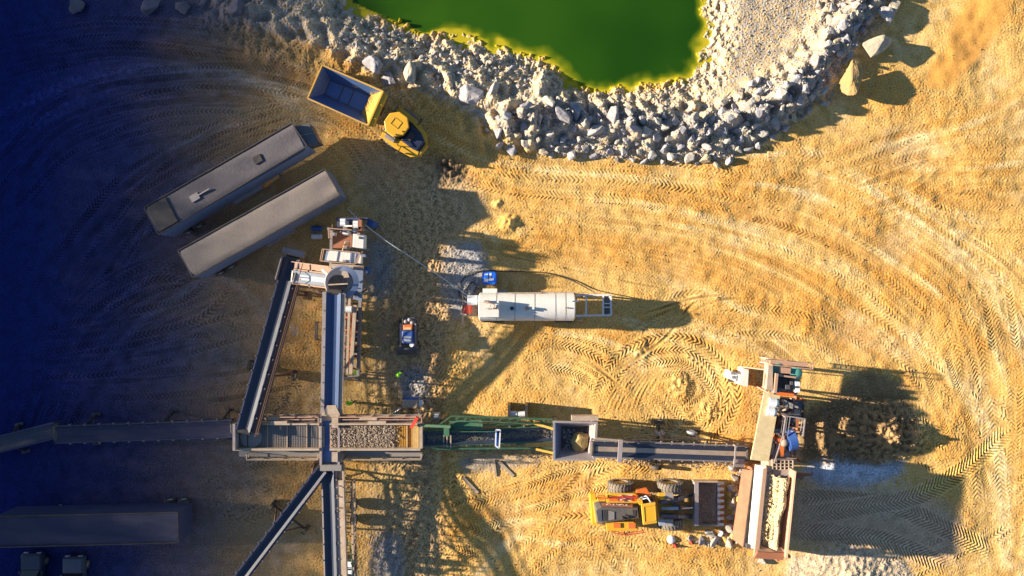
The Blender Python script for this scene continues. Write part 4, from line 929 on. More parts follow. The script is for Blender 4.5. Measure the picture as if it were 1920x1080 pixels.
o = k.done('sand_heap', 'fines', loc=P(1455, 950, 3)); tag(o, 'ridge of pale yellow sand lying in the feed hopper', 'sand heap')

g = []
for i in range(900):
    f = random.random()**.8; x = 1441+random.random()*40-f*15; y = 890+f*126; q = P(x, y, 5); dd = abs(x-(1456-f*13))/14
    g.append((q.x, q.y, 5.3-1.0*min(1, dd)**1.5-.35*f*0, random.uniform(.04, .14)*(1 if dd > .5 else .7)))
ob = rubble('hopper_fines', g, 'pale stones and fines mixed into the sand ridge in the feed hopper', 'stones'); ob.data.materials.clear(); ob.data.materials.append(MATS['fines'])
# cone crusher plant (north)
r_ = thing('crusher_plant', 'pale crushing plant with a round drum and a ladder, beside the two trailers', 'crushing machine', tuple(P(648, 540)))
k = B(); k.cyl(P(640, 530, 4.2), P(640, 530, 5.3), 1.45, 1.35, n=28); k.done('crusher_drum', 'lilac_steel', r_, smooth=True)
k = B(); c = P(641, 529, 5.35)
for i in range(22):
    a0 = math.pi*(-.55+i/22*1.25); a1 = math.pi*(-.55+(i+1)/22*1.25)
    k.quad(c+Vector((math.cos(a0)*1.0, math.sin(a0)*1.0, 0)), c+Vector((math.cos(a1)*1.0, math.sin(a1)*1.0, 0)), c+Vector((math.cos(a1)*1.45, math.sin(a1)*1.45, -.1)), c+Vector((math.cos(a0)*1.45, math.sin(a0)*1.45, -.1)))
k.done('drum_collar', 'trailer_side', r_)
k = B(); k.cyl(P(633, 533, 5.35), P(633, 533, 5.42), .82, n=24); k.done('feed_opening', 'dark_steel', r_)
k = B(); k.beam(P(616, 534, 5.6), P(652, 532, 5.6), .12); k.done('opening_bar', 'cream_steel', r_)
k = B(); k.pprism([(612, 510), (650, 506), (655, 520), (618, 524)], 5.0, 5.3); k.done('hood_plate', 'cream_steel', r_)
k = B(); k.pprism([(618, 494), (680, 498), (680, 504), (616, 502)], 4.4, 4.9); k.done('cross_beam', 'cream_steel', r_)
k = B(); k.pprism([(617, 470), (678, 474), (676, 494), (612, 488)], 4.7, 4.9); k.done('deck_plate', 'white_paint', r_)
k = B(); k.pprism([(657, 474), (660, 474), (658, 493), (655, 493)], 4.9, 4.98); k.pprism([(612, 470), (621, 470), (617, 490), (608, 489)], 4.5, 4.75); k.done('seam_plate', 'trailer_side', r_)
k = B(); k.rail([P(610, 468, 4.8), P(606, 490, 4.8), P(670, 496, 4.8), P(680, 475, 4.8), P(610, 468, 4.8)], 1.0, .07); k.rail([P(622, 448, 4.4), P(621, 430, 4.4), P(664, 433, 4.4)], 1.0, .07); k.done('railing', 'rust_pale', r_)
k = B(); k.pprism([(662, 438), (683, 440), (682, 466), (661, 464)], 3.8, 4.9); k.done('engine_cover', 'white_paint', r_, bevel=.05)
k = B(); k.pprism([(623, 434), (661, 436), (660, 466), (622, 465)], 2.2, 2.4); k.done('lower_deck', 'rust', r_)
k = B()
for g_ in (0, 1): k.beam(P(642+g_*10, 470-g_*0, 2.6), P(648+g_*9, 452, 4.6), .08)
for i in range(6): f = i/5; k.beam(P(642+6*f, 470-18*f, 2.6+2*f), P(652+5*f, 470-18*f, 2.6+2*f), .08)
k.done('ladder', 'cream_steel', r_)
k = B(); k.pbox(642, 433, 652, 440, 3.0, 4.3); k.done('control_box', 'plastic_white', r_)
k = B(); k.pbox(672, 412, 678, 436, 3.6, 4.4); k.done('exhaust_guard', 'rust', r_)
k = B(); k.pbox(630, 408, 690, 412, 2.6, 3.3); k.pbox(632, 415, 640, 426, 2.4, 3.4); k.pbox(655, 408, 675, 413, 3.3, 3.9); k.pbox(648, 414, 654, 426, 2.5, 3.6); k.done('hydraulic_rack', 'side_dark', r_)
for x, y in ((643, 414), (643, 420), (667, 418), (667, 424)):
    p = P(x, y, 4.0); k = B(); k.cyl(p-Vector((.22, 0, 0)), p+Vector((.22, 0, 0)), .2); k.done('filter', 'plastic_white', r_)
k = B(); p = P(694, 418, 2.5); k.cyl((p.x, p.y, .1), (p.x, p.y, 2.4), .32); k.done('gas_bottle', 'blue_paint', r_)
k = B(); k.pprism([(664, 502), (681, 503), (678, 566), (662, 560)], 3.2, 3.5); k.done('side_box', 'trailer_side', r_)
k = B()
for x in (652, 680): p = P(x, 415, 1.6); q = P(x-8, 705, 1.6); k.beam(p, q, .28, .5)
for i in range(15): f = i/14; p = P(652, 415, 1.7).lerp(P(644, 705, 1.7), f); q = P(680, 415, 1.7).lerp(P(672, 705, 1.7), f); k.beam(p, q, .16); 
for x in (652, 678):
    for y in (430, 465, 500, 550): p = P(x, y, 3.5); k.beam((p.x, p.y, .2), (p.x, p.y, 4.4), .22)
for y in (430, 490): p = P(620, y, 3.6); k.beam((p.x, p.y, 0), (p.x, p.y, 4.4), .2)
k.beam(P(622, 432, 4.2), P(620, 500, 4.5), .2)
k.done('chassis', 'grey_steel', r_)
k = B(); k.beam(P(656, 560, 2.9), P(651, 700, 2.6), .22, .3); k.beam(P(666, 572, 2.9), P(658, 700, 2.6), .3, .3); k.done('upper_rail', 'cream_steel', r_)
k = B(); k.beam(P(659, 575, 2.2), P(654, 690, 2.2), .2, .3)
for y in (595, 618, 650): k.beam(P(648, y, 2.2), P(664, y, 2.2), .14)
k.done('cross_member', 'orange_paint', r_)
k = B(); k.cyl(P(649, 580, 3.0), P(660, 580, 3.0), .3); k.done('motor', 'plastic_white', r_)
for y in (590, 612, 635, 660): wheel_parts(r_, P(674-(y-590)*.08, y, .55), (1, 0, 0), .55, .45, 'rubber', 'trailer_side', 0)
k = B(); k.pbox(686, 500, 689, 512, 1.6, 2.8); k.done('toolbox', 'blue_paint', r_)
k = B(); k.beam(P(604, 506, 5.0), P(620, 520, 5.2), .2); k.done('jib_arm', 'white_paint', r_)

rs = random.Random(4)
for i in range(26):
    x = rs.uniform(616, 684); y = rs.uniform(412, 560); z = rs.uniform(3.2, 5.2); a = rs.choice(((1, 0), (0, 1), (.7, .7), (.9, -.3))); l = rs.uniform(8, 24)
    if (x-640)**2+(y-530)**2 < 900 and y < 560 and i % 3: continue
    k = B(); k.beam(P(x, y, z), P(min(x+a[0]*l, 688), y+a[1]*l, z+rs.uniform(-.4, .4)), rs.uniform(.06, .16)); k.done('strut', rs.choice(['rust_dark', 'lilac_steel', 'dark_steel', 'rust_pale', 'engine_grey']), r_)
for i in range(10):
    x = rs.uniform(618, 680); y = rs.uniform(430, 505); w_ = rs.uniform(3, 7); k = B(); k.pbox(x, y, x+w_, y+rs.uniform(3, 6), 4.3, rs.uniform(5.0, 5.4)); k.done('junction_box', rs.choice(['engine_grey', 'dark_steel', 'lilac_steel', 'trailer_side']), r_)
for i in range(9):
    y = 568+i*15; k = B(); k.beam(P(645, y, 2.7), P(672, y+rs.uniform(-2, 8), 2.5), .09); k.done('strut', rs.choice(['rust_dark', 'dark_steel', 'cream_steel']), r_)
# barrels and box near the trailers
for i, (x, y, mt, lb) in enumerate(((592, 428, 'blue_paint', 'blue gas bottle lying on the ground beside the second trailer'), (592, 443, 'plastic_white', 'white gas bottle lying just below the blue one'))):
    p = P(x-9, y, .6); q = P(x+9, y, .6); root = thing('gas_bottle', lb, 'gas bottle', (p.x, p.y, 0)); k = B(); k.cyl((p.x, p.y, .3), (q.x, q.y, .3), .25); k.cyl((q.x, q.y, .3), (q.x+.12, q.y, .3), .22, .08); k.done('body', mt, root); k = B(); k.cyl((q.x+.12, q.y, .3), (q.x+.22, q.y, .3), .06); k.done('valve', 'grey_steel', root)
# pump by the north walkway
r_ = thing('water_pump', 'small pump set with a sandy lid above the stony screen', 'pump', tuple(P(769, 757)))
k = B(); k.pprism([(756, 750), (784, 750), (781, 765), (753, 765)], .5, 1.5); k.done('lid', 'cream_steel', r_, bevel=.04)
k = B(); k.pprism([(757, 746), (785, 746), (784, 750), (756, 750)], .4, 1.3); k.done('body', 'blue_paint', r_)
k = B(); k.cyl(P(786, 757, 1.0), P(792, 757, 1.0), .35); k.done('motor', 'plastic_white', r_)
k = B(); k.tube([P(752, 765, 1), P(745, 770, .8), P(735, 775, .2)], .05); k.tube([P(780, 766, .9), P(786, 772, .6), P(788, 780, .3)], .05); k.done('hose', 'plastic_white', r_)
k = B()
for x in (756, 784): k.beam(P(x, 752, .2), P(x, 764, .2), .12)
k.done('skid', 'grey_steel', r_)
r_ = thing('control_cabinet', 'small blue-topped cabinet standing at the right end of the stony screen walkway', 'cabinet', tuple(P(817, 785)))
k = B(); k.pbox(813, 778, 823, 790, .3, 2.2); k.done('box', 'grey_steel', r_); k = B(); k.pbox(814, 776, 822, 784, 2.2, 2.35); k.done('lid', 'pale_blue_steel', r_)
k = B()
for x in (814, 822): p = P(x, 796, 1); k.beam((p.x, p.y, 0), (p.x, p.y, 1.0), .08)
k.done('stand', 'grey_steel', r_)
r_ = thing('trestle', 'dark steel trestle with two pale rollers beside the green conveyor', 'trestle', tuple(P(970, 773)))
for x in (954, 987): k = B(); k.pbox(x-2, 760, x+3, 786, 0, 1.9); k.done('end_plate', 'dark_steel', r_)
for x in (956, 971): k = B(); k.cyl(P(x, 776, 1.5), P(x+13, 776, 1.5), .25); k.done('roller', 'plastic_white', r_)
k = B(); k.beam(P(955, 783, 1.2), P(987, 783, 1.2), .3, .2); k.done('cross_beam', 'rust', r_)
for i, x in enumerate((1237, 1297)):
    r_ = thing('spare_tyre', ('left' if not i else 'right')+' one of two pale-topped tyres lying by the long belt', 'tyre', tuple(P(x, 811)))
    ty = wheel_parts(r_, P(x, 811, .35), (.15, 1, .5), .52, .3, 'pale_blue_steel', 'plastic_white', 0)

# blue tote
r_ = thing('water_tote', 'square blue tote with white markings beside the white tanker', 'tote', tuple(P(917, 522)))
k = B(); k.pprism([(906, 509), (929, 509), (931, 513), (931, 530), (928, 534), (907, 534), (904, 530), (904, 513)], .15, 1.5); k.done('body', 'bright_blue', r_, bevel=.08)
k = B(); k.pprism([(908, 513), (915, 513), (915, 529), (907, 529)], 1.5, 1.53); k.pprism([(918, 512), (922, 512), (920, 522), (926, 522), (926, 526), (916, 526)], 1.5, 1.53); k.done('marking', 'plastic_white', r_)
k = B(); k.pbox(905, 509, 930, 533, 0, .14); k.done('pallet', 'dark_steel', r_)
k = B(); p = P(911, 519, 1.55); k.cyl(p, p+Vector((0, 0, .08)), .18); k.done('cap', 'bright_blue', r_)

# white tanker
r_ = thing('tanker_trailer', 'white tanker trailer parked in the middle with an open frame at its right end', 'tanker', tuple(P(1000, 575)))
axz = 2.35; rr = 1.32; yc = P(0, 575.5, axz+.8).y
k = B(); n = 30; xa = P(897, 575, 3.2).x; xb = P(1079, 575, 3.2).x
secs = [(xa, .82), (xa+.12, 1), (xb-.12, 1), (xb, .82)]; rows = []
for x, s in secs: rows.append([k.bm.verts.new((x, yc+math.cos(2*math.pi*i/n)*rr*s*.97, axz+math.sin(2*math.pi*i/n)*rr*s)) for i in range(n)])
for j in range(3):
    for i in range(n): k.bm.faces.new((rows[j][i], rows[j][(i+1) % n], rows[j+1][(i+1) % n], rows[j+1][i]))
k.bm.faces.new(rows[0]); k.bm.faces.new(rows[-1][::-1]); tk = k.done('tank', 'white_paint', r_, smooth=True)
for px_ in (930, 965, 1002, 1041, 1060):
    x = P(px_, 575, 3.4).x; k = B(); m = 24
    for i in range(m):
        a0 = math.pi*(i/m); a1 = math.pi*((i+1)/m); q0 = [Vector((x+dx_, yc+math.cos(a0)*rr*.985, axz+math.sin(a0)*rr*1.01)) for dx_ in (0, .05)]; q1 = [Vector((x+dx_, yc+math.cos(a1)*rr*.985, axz+math.sin(a1)*rr*1.01)) for dx_ in (0, .05)]
        k.quad(q0[0], q0[1], q1[1], q1[0])
    k.done('seam', 'lilac_steel', r_)
k = B(); k.pbox(897, 564, 936, 595, 3.3, 4.5); k.done('top_cabinet', 'white_paint', r_, bevel=.04)
k = B(); k.tube([P(905, 567, 4.6), P(915, 567, 4.75), P(928, 571, 4.7), P(924, 580, 4.7)], .05); k.tube([P(910, 579, 4.6), P(918, 577, 4.7), P(920, 570, 4.7)], .04); k.beam(P(922, 578, 4.6), P(934, 579, 4.6), .1); k.done('pipework', 'rust_pale', r_)
k = B(); k.pbox(908, 563, 918, 567, 4.5, 4.7); k.done('vent', 'grey_steel', r_)
for x in (960, 988): p = P(x, 578, 3.7); k = B(); k.cyl((p.x, p.y, 3.55), (p.x, p.y, 4.05), .17); k.done('manhole', 'dark_steel', r_)
k = B(); k.pbox(998, 576, 1002, 580, 3.6, 4.0); k.done('relief_valve', 'plastic_white', r_)
k = B(); k.pbox(1059, 576, 1064, 578, 3.62, 3.85); k.done('bracket', 'grey_steel', r_)
k = B()
for y in (560, 588): p = P(890, y, 1.1); q = P(1082, y, 1.1); k.beam(p, q, .2, .4)
k.done('chassis', 'grey_steel', r_)
k = B()
pts = [P(1080, 554, 2), P(1145, 553, 2), P(1146, 591, 2), P(1080, 592, 2)]
for a, b in zip(pts, pts[1:]): k.beam(a, b, .16, .22)
for x in (1099, 1131): k.beam(P(x, 554, 2), P(x, 591, 2), .14, .2)
for y in (569, 576): k.beam(P(1131, y, 2), P(1146, y, 2), .1)
for x, y in ((1099, 556), (1099, 590), (1143, 556), (1143, 590)): p = P(x, y, 2); k.beam((p.x, p.y, 0), (p.x, p.y, 2), .15)
k.done('rear_frame', 'white_paint', r_)
k = B(); k.pbox(1132, 555, 1145, 590, 1.7, 1.78); k.done('rear_deck', 'engine_grey', r_)
k = B(); k.beam(P(1072, 565, 3.9), P(1086, 565, 3.6), .12); k.done('ladder', 'white_paint', r_)
k = B(); k.rail([P(958, 549, 2.4), P(1015, 549, 2.4)], .5, .08); k.beam(P(1015, 547, 2.5), P(1103, 548, 2.2), .06); k.done('side_rail', 'cream_steel', r_)
k = B(); k.rail([P(975, 597, 2.0), P(1000, 597, 2.0)], .6, .07); k.done('side_step', 'cream_steel', r_)
k = B(); k.pbox(905, 541, 932, 549, .9, 2.3); k.done('pump_box', 'white_paint', r_); k = B(); k.pbox(933, 543, 952, 549, .9, 1.8); k.done('toolbox', 'grey_steel', r_)
k = B(); k.pbox(876, 554, 895, 572, 1.0, 2.2); k.done('engine', 'plastic_white', r_); k = B(); k.pbox(881, 572, 895, 592, 1.0, 1.7); k.done('front_deck', 'rust_pale', r_)
k = B(); p = P(876, 580, 1.9); k.cyl(p-Vector((0, .4, 0)), p+Vector((0, .4, 0)), .42); k.done('fuel_can', 'red_paint', r_, smooth=True)
k = B(); k.rail([P(869, 545, 1.1), P(869, 606, 1.1)], .9, .07); k.rail([P(869, 592, 1.1), P(896, 592, 1.1)], .5, .07); k.done('railing', 'cream_steel', r_)
for x in (912, 935, 1050, 1068):
    for y in (552, 601): wheel_parts(r_, P(x, y, .5), (0, 1, 0), .5, .3, 'rubber', 'blue_paint' if x < 940 else 'grey_steel', 0)
k = B(); k.cyl(P(1083, 598, 1.2), P(1090, 598, 1.2), .2); k.done('outlet_valve', 'grey_steel', r_)
# hoses and cable
def curve3(pts, n=10):
    out = []; p = [pts[0]]+list(pts)+[pts[-1]]
    for i in range(1, len(p)-2):
        for t in np.linspace(0, 1, n, endpoint=False):
            out.append(.5*((2*p[i])+(-p[i-1]+p[i+1])*t+(2*p[i-1]-5*p[i]+4*p[i+1]-p[i+2])*t*t+(-p[i-1]+3*p[i]-3*p[i+1]+p[i+2])*t**3))
    return out+[p[-1]]
def hose(pts, r, mt, nm, lb, cat): k = B(); q = curve3([P(*p) for p in pts]); k.tube(q, r); o = k.done(nm, mt, loc=q[0]); tag(o, lb, cat)
hose([(870, 568, .2), (861, 555, .12), (864, 530, .12), (880, 514, .12), (905, 508, .12), (960, 509, .12), (1020, 511, .12), (1070, 525, .12), (1105, 543, .3), (1122, 553, 1.6)], .055, 'rubber', 'hose', 'thin black hose looping round the blue tote to the tanker frame', 'hose')
hose([(872, 560, .3), (868, 552, .1), (884, 530, .1), (893, 536, .1), (889, 548, .15)], .05, 'rubber', 'hose', 'short black hose coiled left of the blue tote', 'hose')
hose([(652, 392, 2.0), (680, 418, 3.2), (722, 450, 2.6), (770, 482, 2.2), (820, 515, 2.0), (868, 548, 1.6), (890, 562, 2.0)], .03, 'plastic_white', 'cable', 'thin white cable strung from the crushing plant to the tanker', 'cable')
# ------------------------------------------------------------------ trailers
def trailer(label, C4, z=4.05, hatch=None, dark=None, nose=None, flip=False, patch_=None, tarp='tarp_grey', side='trailer_side'):
    c = [P(x, y, z) for x, y in C4]; mid = sum(c, Vector())/4
    root = thing('semi_trailer', label, 'trailer', (mid.x, mid.y, 0))
    k = B(); k.hexa([(p.x, p.y, 1.25) for p in c], [(p.x, p.y, z-.12) for p in c]); k.done('box_body', side, root)
    u = (c[1]-c[0]); v = (c[3]-c[0]); n, m = 46, 10; k = B(); rows = []
    for j in range(m+1):
        row = []
        for i in range(n+1):
            f, g = i/n, j/m; p = c[0]+u*f+v*g
            e = min(g, 1-g); zz = z+.10*math.sin(min(1, e*6)*math.pi/2)+.012*math.sin(f*23+g*3)*(e > .05)+random.uniform(-.006, .006)+.09*max(0, f-.88)*8*math.sin(g*9)*(e > .05)*.5
            row.append(k.bm.verts.new((p.x, p.y, zz-.02)))
        rows.append(row)
    for j in range(m):
        for i in range(n): k.bm.faces.new((rows[j][i], rows[j][i+1], rows[j+1][i+1], rows[j+1][i]))
    k.done('tarp', tarp, root, smooth=True)
    k = B(); up = Vector((0, 0, .02))
    for i in range(4): k.beam(c[i]+up, c[(i+1) % 4]+up, .09, .16)
    k.done('roof_rail', 'dark_steel', root)
    un = u.normalized(); vn = v.normalized(); wd_ = v.length
    if hatch: p = P(*hatch, z); k = B(); k.hexa([p+un*a*.36+vn*b*.33+Vector((0, 0, .0)) for a, b in ((-1, -1), (1, -1), (1, 1), (-1, 1))], [p+un*a*.36+vn*b*.33+Vector((0, 0, .18)) for a, b in ((-1, -1), (1, -1), (1, 1), (-1, 1))]); k.done('hatch', 'dark_steel', root)
    if dark:
        k = B(); a0, a1 = dark; q = [c[0]+u*a0+v*.06, c[0]+u*a1+v*.06, c[0]+u*a1+v*.94, c[0]+u*a0+v*.94]; k.hexa([p+Vector((0, 0, .06)) for p in q], [p+Vector((0, 0, .17)) for p in q]); k.done('open_top', 'dark_steel', root)
    if patch_: p = P(*patch_, z+.15); k = B(); k.hexa([p+un*a*.4+vn*b*.3-up*2 for a, b in ((-1, -1), (1, -1), (1, 1), (-1, 1))], [p+un*a*.4+vn*b*.3+up*2 for a, b in ((-1, -1), (1, -1), (1, 1), (-1, 1))]); k.beam(p+un*.4, p+un*1.5+Vector((0, 0, .05)), .1); k.done('roof_patch', 'lilac_steel', root)
    if nose:
        q = [P(x, y, 3.5) for x, y in nose]; k = B(); k.hexa([(p.x, p.y, 1.9) for p in q], [(p.x, p.y, 3.5) for p in q]); k.done('front_unit', 'engine_grey', root, bevel=.06)
        mm = (q[0]+q[3])/2; m2 = (q[1]+q[2])/2; k = B(); k.beam(mm+up, m2+up, .05); k.done('unit_seam', 'lilac_steel', root)
    k = B()
    for s in (.3, .7): a = c[0]+u*.03+v*s; b = c[0]+u*.97+v*s; k.beam((a.x, a.y, 1.1), (b.x, b.y, 1.1), .14, .3)
    k.done('chassis', 'dark_steel', root)
    for f in ((.07, .15) if not flip else (.85, .93)):
        for s in (.04, .96): p = c[0]+u*f+v*s; wheel_parts(root, (p.x, p.y, .52), vn, .52, .5, 'rubber', 'plastic_white', 0)
    f = .74 if not flip else .2
    for s in (.15, .85): k = B(); p = c[0]+u*f+v*s; k.beam((p.x, p.y, .05), (p.x, p.y, 1.2), .14); k.beam((p.x-.15, p.y, .05), (p.x+.15, p.y, .05), .3, .08); k.done('landing_leg', 'grey_steel', root)
    k = B(); p = c[0]+u*.42+v*1.0; q = c[0]+u*.62+v*1.0; k.beam((p.x, p.y, .9)+Vector(), (q.x, q.y, .9), .3, .5) if False else k.beam(Vector((p.x, p.y, .95)), Vector((q.x, q.y, .95)), .35, .5); k.done('side_locker', 'lilac_steel', root)
    return root
trailer('grey-roofed semi trailer with a small square hatch, upper one of the angled pair', [(271, 389), (547, 231), (576, 274), (298, 440)], hatch=(484, 299), dark=(.015, .14), nose=[(552, 236), (581, 232), (598, 266), (577, 273)], patch_=(365, 370), tarp='tarp_half_shade')
trailer('lighter tan-grey roofed semi trailer without hatch, lower one of the angled pair', [(334, 470), (609, 317), (638, 366), (362, 520)], dark=None)
trailer('dim semi trailer parked level near the bottom left corner with pale end doors', [(-10, 968), (334, 960), (335, 1017), (-10, 1026)], flip=True, tarp='tarp_shade', side='side_dark')

# ------------------------------------------------------------------ dump truck
def frame(cx, cy, ang):
    c, s = math.cos(R(ang)), math.sin(R(ang))
    return lambda a, b, z: P(cx+a*c-b*s, cy+a*s+b*c, z)
def sol(fn, poly, z0, z1, nm, mt, root, bevel=0, shrink=None):
    k = B(); top = [fn(a, b, z1) for a, b in poly]
    bot = [Vector((p.x, p.y, z0)) for p in top]
    ar = sum(top[i].x*top[(i+1) % len(top)].y-top[(i+1) % len(top)].x*top[i].y for i in range(len(top)))
    if ar < 0: top.reverse(); bot.reverse()
    k.hexa(bot, top); return k.done(nm, mt, root, bevel=bevel)
root = thing('dump_truck', 'yellow articulated dump truck with an empty blue-lined bed', 'dump truck', tuple(P(700, 205)))
bd = frame(647, 178, 23.7); L2, wr, wf = 62, 34, 35
rim = [(-L2, -wr), (L2, -wf), (L2, wf), (-L2, wr)]
Z = 3.5
def bq(a, b, z): return bd(a*1.0, b, z)
flr = [(-36, -13), (40, -14), (40, 14), (-36, 13)]
Ro = [bd(a, b, Z) for a, b in rim]; Fl = [bd(-36, -14, 1.9), bd(42, -17, 1.7), bd(42, 17, 1.7), bd(-36, 14, 1.9)]
def plate(q, nm, mt, th=.08, r=root):
    n = (q[1]-q[0]).cross(q[2]-q[0]).normalized()*th
    if n.z > 0: n = -n
    k = B(); k.hexa([p+n for p in q], q); return k.done(nm, mt, r)
plate([Fl[0], Fl[1], Fl[2], Fl[3]], 'bed_floor', 'blue_liner')
plate([Ro[0], Ro[1], Fl[1], Fl[0]], 'bed_side', 'blue_liner'); plate([Fl[3], Fl[2], Ro[2], Ro[3]], 'bed_side', 'blue_liner')
plate([Ro[0], Fl[0], Fl[3], Ro[3]], 'bed_tail', 'blue_liner'); plate([Fl[1], Ro[1], Ro[2], Fl[2]], 'bed_front', 'yellow_worn')
k = B()
for f in (.0, .36, .62): k.beam(Fl[0].lerp(Fl[1], f)+Vector((0, 0, .02)), Fl[3].lerp(Fl[2], f)+Vector((0, 0, .02)), .07, .05)
k.beam(Fl[0], Fl[1], .08, .08); k.beam(Fl[3], Fl[2], .08, .08); k.done('floor_seam', 'dark_steel', root)
for i, j in ((0, 1), (2, 3), (3, 0)):
    k = B(); k.beam(Ro[i]-Vector((0, 0, .1)), Ro[j]-Vector((0, 0, .1)), .11, .25); k.done('bed_rim', 'yellow_worn', root)
for sgn, (i, j) in ((-1, (0, 1)), (1, (3, 2))):
    k = B(); o0 = Ro[i]; o1 = Ro[j]; k.hexa([Fl[i]*1-Vector((0, 0, .3)), Fl[j]-Vector((0, 0, .3)), Fl[j], Fl[i]], [o0-Vector((0, 0, .35)), o1-Vector((0, 0, .35)), o1-Vector((0, 0, .05)), o0-Vector((0, 0, .05))]); k.done('outer_panel', 'yellow_worn', root)
sol(bd, [(L2-2, -wf-1), (L2+10, -wf+3), (L2+10, wf-3), (L2-2, wf+1)], 3.2, 3.65, 'headboard', 'yellow_paint', root, .03)
k = B(); k.beam(bd(L2+1, -wf, 3.72), bd(L2+1, wf, 3.72), .1, .12); k.beam(bd(L2-1, 18, 3.7), bd(L2+10, 18, 3.7), .05, .05); k.beam(bd(L2-1, -10, 3.7), bd(L2+10, -10, 3.7), .05, .05); k.done('headboard_rib', 'yellow_worn', root)
sol(bd, [(-50, -8), (75, -8), (75, 8), (-50, 8)], .9, 1.4, 'chassis', 'dark_steel', root)
for a in (-18, 20):
    for b in (-27, 27): ax = (bd(0, 10, 1)-bd(0, 0, 1)).normalized(); wheel_parts(root, bd(a, b, .95), ax, .95, .75, 'rubber', 'yellow_worn', 18)
g = []
for i in range(700):
    a = random.uniform(20, 56); b = random.uniform(-30, 12)
    if (a-56)*1.0+abs(b+12)*.5 > -22+random.random()*6 and a > 42-(b < 0)*0:
        t_ = max(0, (a-42)/20); z = 1.8+(t_*1.6); z = max(z, 1.75+max(0, (abs(b)-17)/18)*1.7); q = bd(a, b, z); g.append((q.x, q.y, z, random.uniform(.03, .09)))
if g: ob = rubble('bed_soil', g, 'crumbs of sandy soil left at the front of the dump bed', 'soil'); ob.data.materials.clear(); ob.data.materials.append(MATS['sand_pile'])
tf = frame(757, 248, 37)
sol(tf, [(-44, -6), (-20, -10), (-20, 10), (-44, 6)], .9, 1.9, 'hitch', 'dark_steel', root)
sol(tf, [(-34, -20), (4, -26), (40, -16), (47, -8), (47, 14), (38, 20), (4, 26), (-34, 20)], 1.0, 1.75, 'lower_body', 'engine_grey', root, .04)
sol(tf, [(4, -20), (30, -16), (42, -10), (42, 13), (30, 15), (4, 15)], 1.75, 2.45, 'hood', 'navy_hood', root, .12)
sol(tf, [(8, -9), (20, -8), (20, 6), (8, 6)], 2.4, 2.6, 'hood_vent', 'dark_steel', root, .05)
sol(tf, [(-38, -33), (-30, -34), (6, -33), (34, -24), (46, -12), (42, -9), (28, -18), (4, -23), (-36, -22)], 2.0, 2.3, 'fender', 'yellow_paint', root, .03)
sol(tf, [(-32, 18), (0, 15), (28, 13), (44, 11), (48, 20), (39, 29), (4, 34), (-30, 33)], 1.9, 2.15, 'fender', 'yellow_paint', root, .03)
sol(tf, [(40, -14), (50, -7), (50, 16), (42, 23), (38, 22), (45, 14), (45, -6), (38, -12)], 1.2, 2.1, 'front_bumper', 'yellow_worn', root, .03)
oc = [(-30+14*math.cos(math.pi/8+i*math.pi/4)*1.75+10, -4+14*math.sin(math.pi/8+i*math.pi/4)*1.75) for i in range(8)]
sol(tf, [(a*.92-1, b*.92) for a, b in oc], 1.9, 3.3, 'cab', 'glass', root)
sol(tf, oc, 3.3, 3.5, 'cab_roof', 'yellow_paint', root, .08)
k = B(); q = [tf(a, b, 3.52) for a, b in ((-30, -12), (-14, -12), (-14, 2), (-30, 2))]; [k.beam(q[i], q[(i+1) % 4], .05, .04) for i in range(4)]; k.done('roof_panel_seam', 'yellow_worn', root)
for a, b in ((-2, 0), (-8, 12)): k = B(); p = tf(a, b, 3.5); k.cyl(p, p+Vector((0, 0, .14)), .07); k.done('roof_lamp', 'dark_steel', root)
for sgn in (-1, 1):
    ax = (tf(0, 10, 1)-tf(0, 0, 1)).normalized(); wheel_parts(root, tf(-6, sgn*30, .95), ax, .95, .7, 'tyre_dusty', 'yellow_worn', 18)
    k = B(); k.beam(tf(12, sgn*24, 2.2), tf(14, sgn*38, 2.7), .07); k.beam(tf(13, sgn*36, 2.4), tf(13, sgn*39, 2.9), .3, .12); k.done('mirror', 'dark_steel', root)
k = B(); k.rail([tf(-30, 22, 2.15), tf(-6, 22, 2.15), tf(8, 26, 2.15)], .8, .07, .8); k.done('railing', 'dark_steel', root); k = B(); k.rail([tf(-34, -30, 2.15), tf(-34, -12, 2.15)], .8, .06, 1); k.done('railing', 'dark_steel', root)
sol(tf, [(-26, 18), (-6, 17), (-4, 27), (-24, 29)], 2.15, 2.3, 'step_plate', 'lilac_steel', root)
k = B(); [k.beam(tf(43, b, 1.9), tf(44, b, 1.9), .3, .2) for b in (-8, 14)]; k.done('headlight', 'plastic_white', root)

# ------------------------------------------------------------------ wheel loader
root = thing('wheel_loader', 'yellow wheel loader with grey hood and toothed bucket facing the feed hopper', 'wheel loader', tuple(P(1225, 952)))
I_ = lambda a, b, z: P(a, b, z)
sol(I_, [(1106, 927), (1117, 926), (1122, 986), (1110, 984)], .7, 1.7, 'counterweight', 'yellow_paint', root, .06)
sol(I_, [(1112, 942), (1122, 938), (1198, 944), (1200, 972), (1128, 986), (1117, 982)], 1.0, 2.1, 'rear_body', 'yellow_worn', root, .05)
k = B(); top = [P(x, y, 2.85) for x, y in ((1119, 955), (1128, 951), (1196, 954), (1198, 970), (1130, 980), (1121, 977))]; bot = [P(x, y, 2.1) for x, y in ((1113, 943), (1122, 939), (1197, 944), (1199, 971), (1129, 984), (1118, 981))]
k.hexa(bot[::-1], top[::-1]); k.done('hood', 'hood_grey', root, bevel=.04)
sol(I_, [(1118, 957), (1128, 956), (1129, 977), (1121, 976)], 2.8, 2.9, 'grille', 'engine_grey', root)
sol(I_, [(1132, 956), (1139, 956), (1140, 977), (1133, 977)], 2.84, 2.9, 'hood_vent', 'dark_steel', root)
sol(I_, [(1141, 957), (1152, 960), (1152, 974), (1141, 976)], 2.84, 2.91, 'hood_panel', 'grey_steel', root)
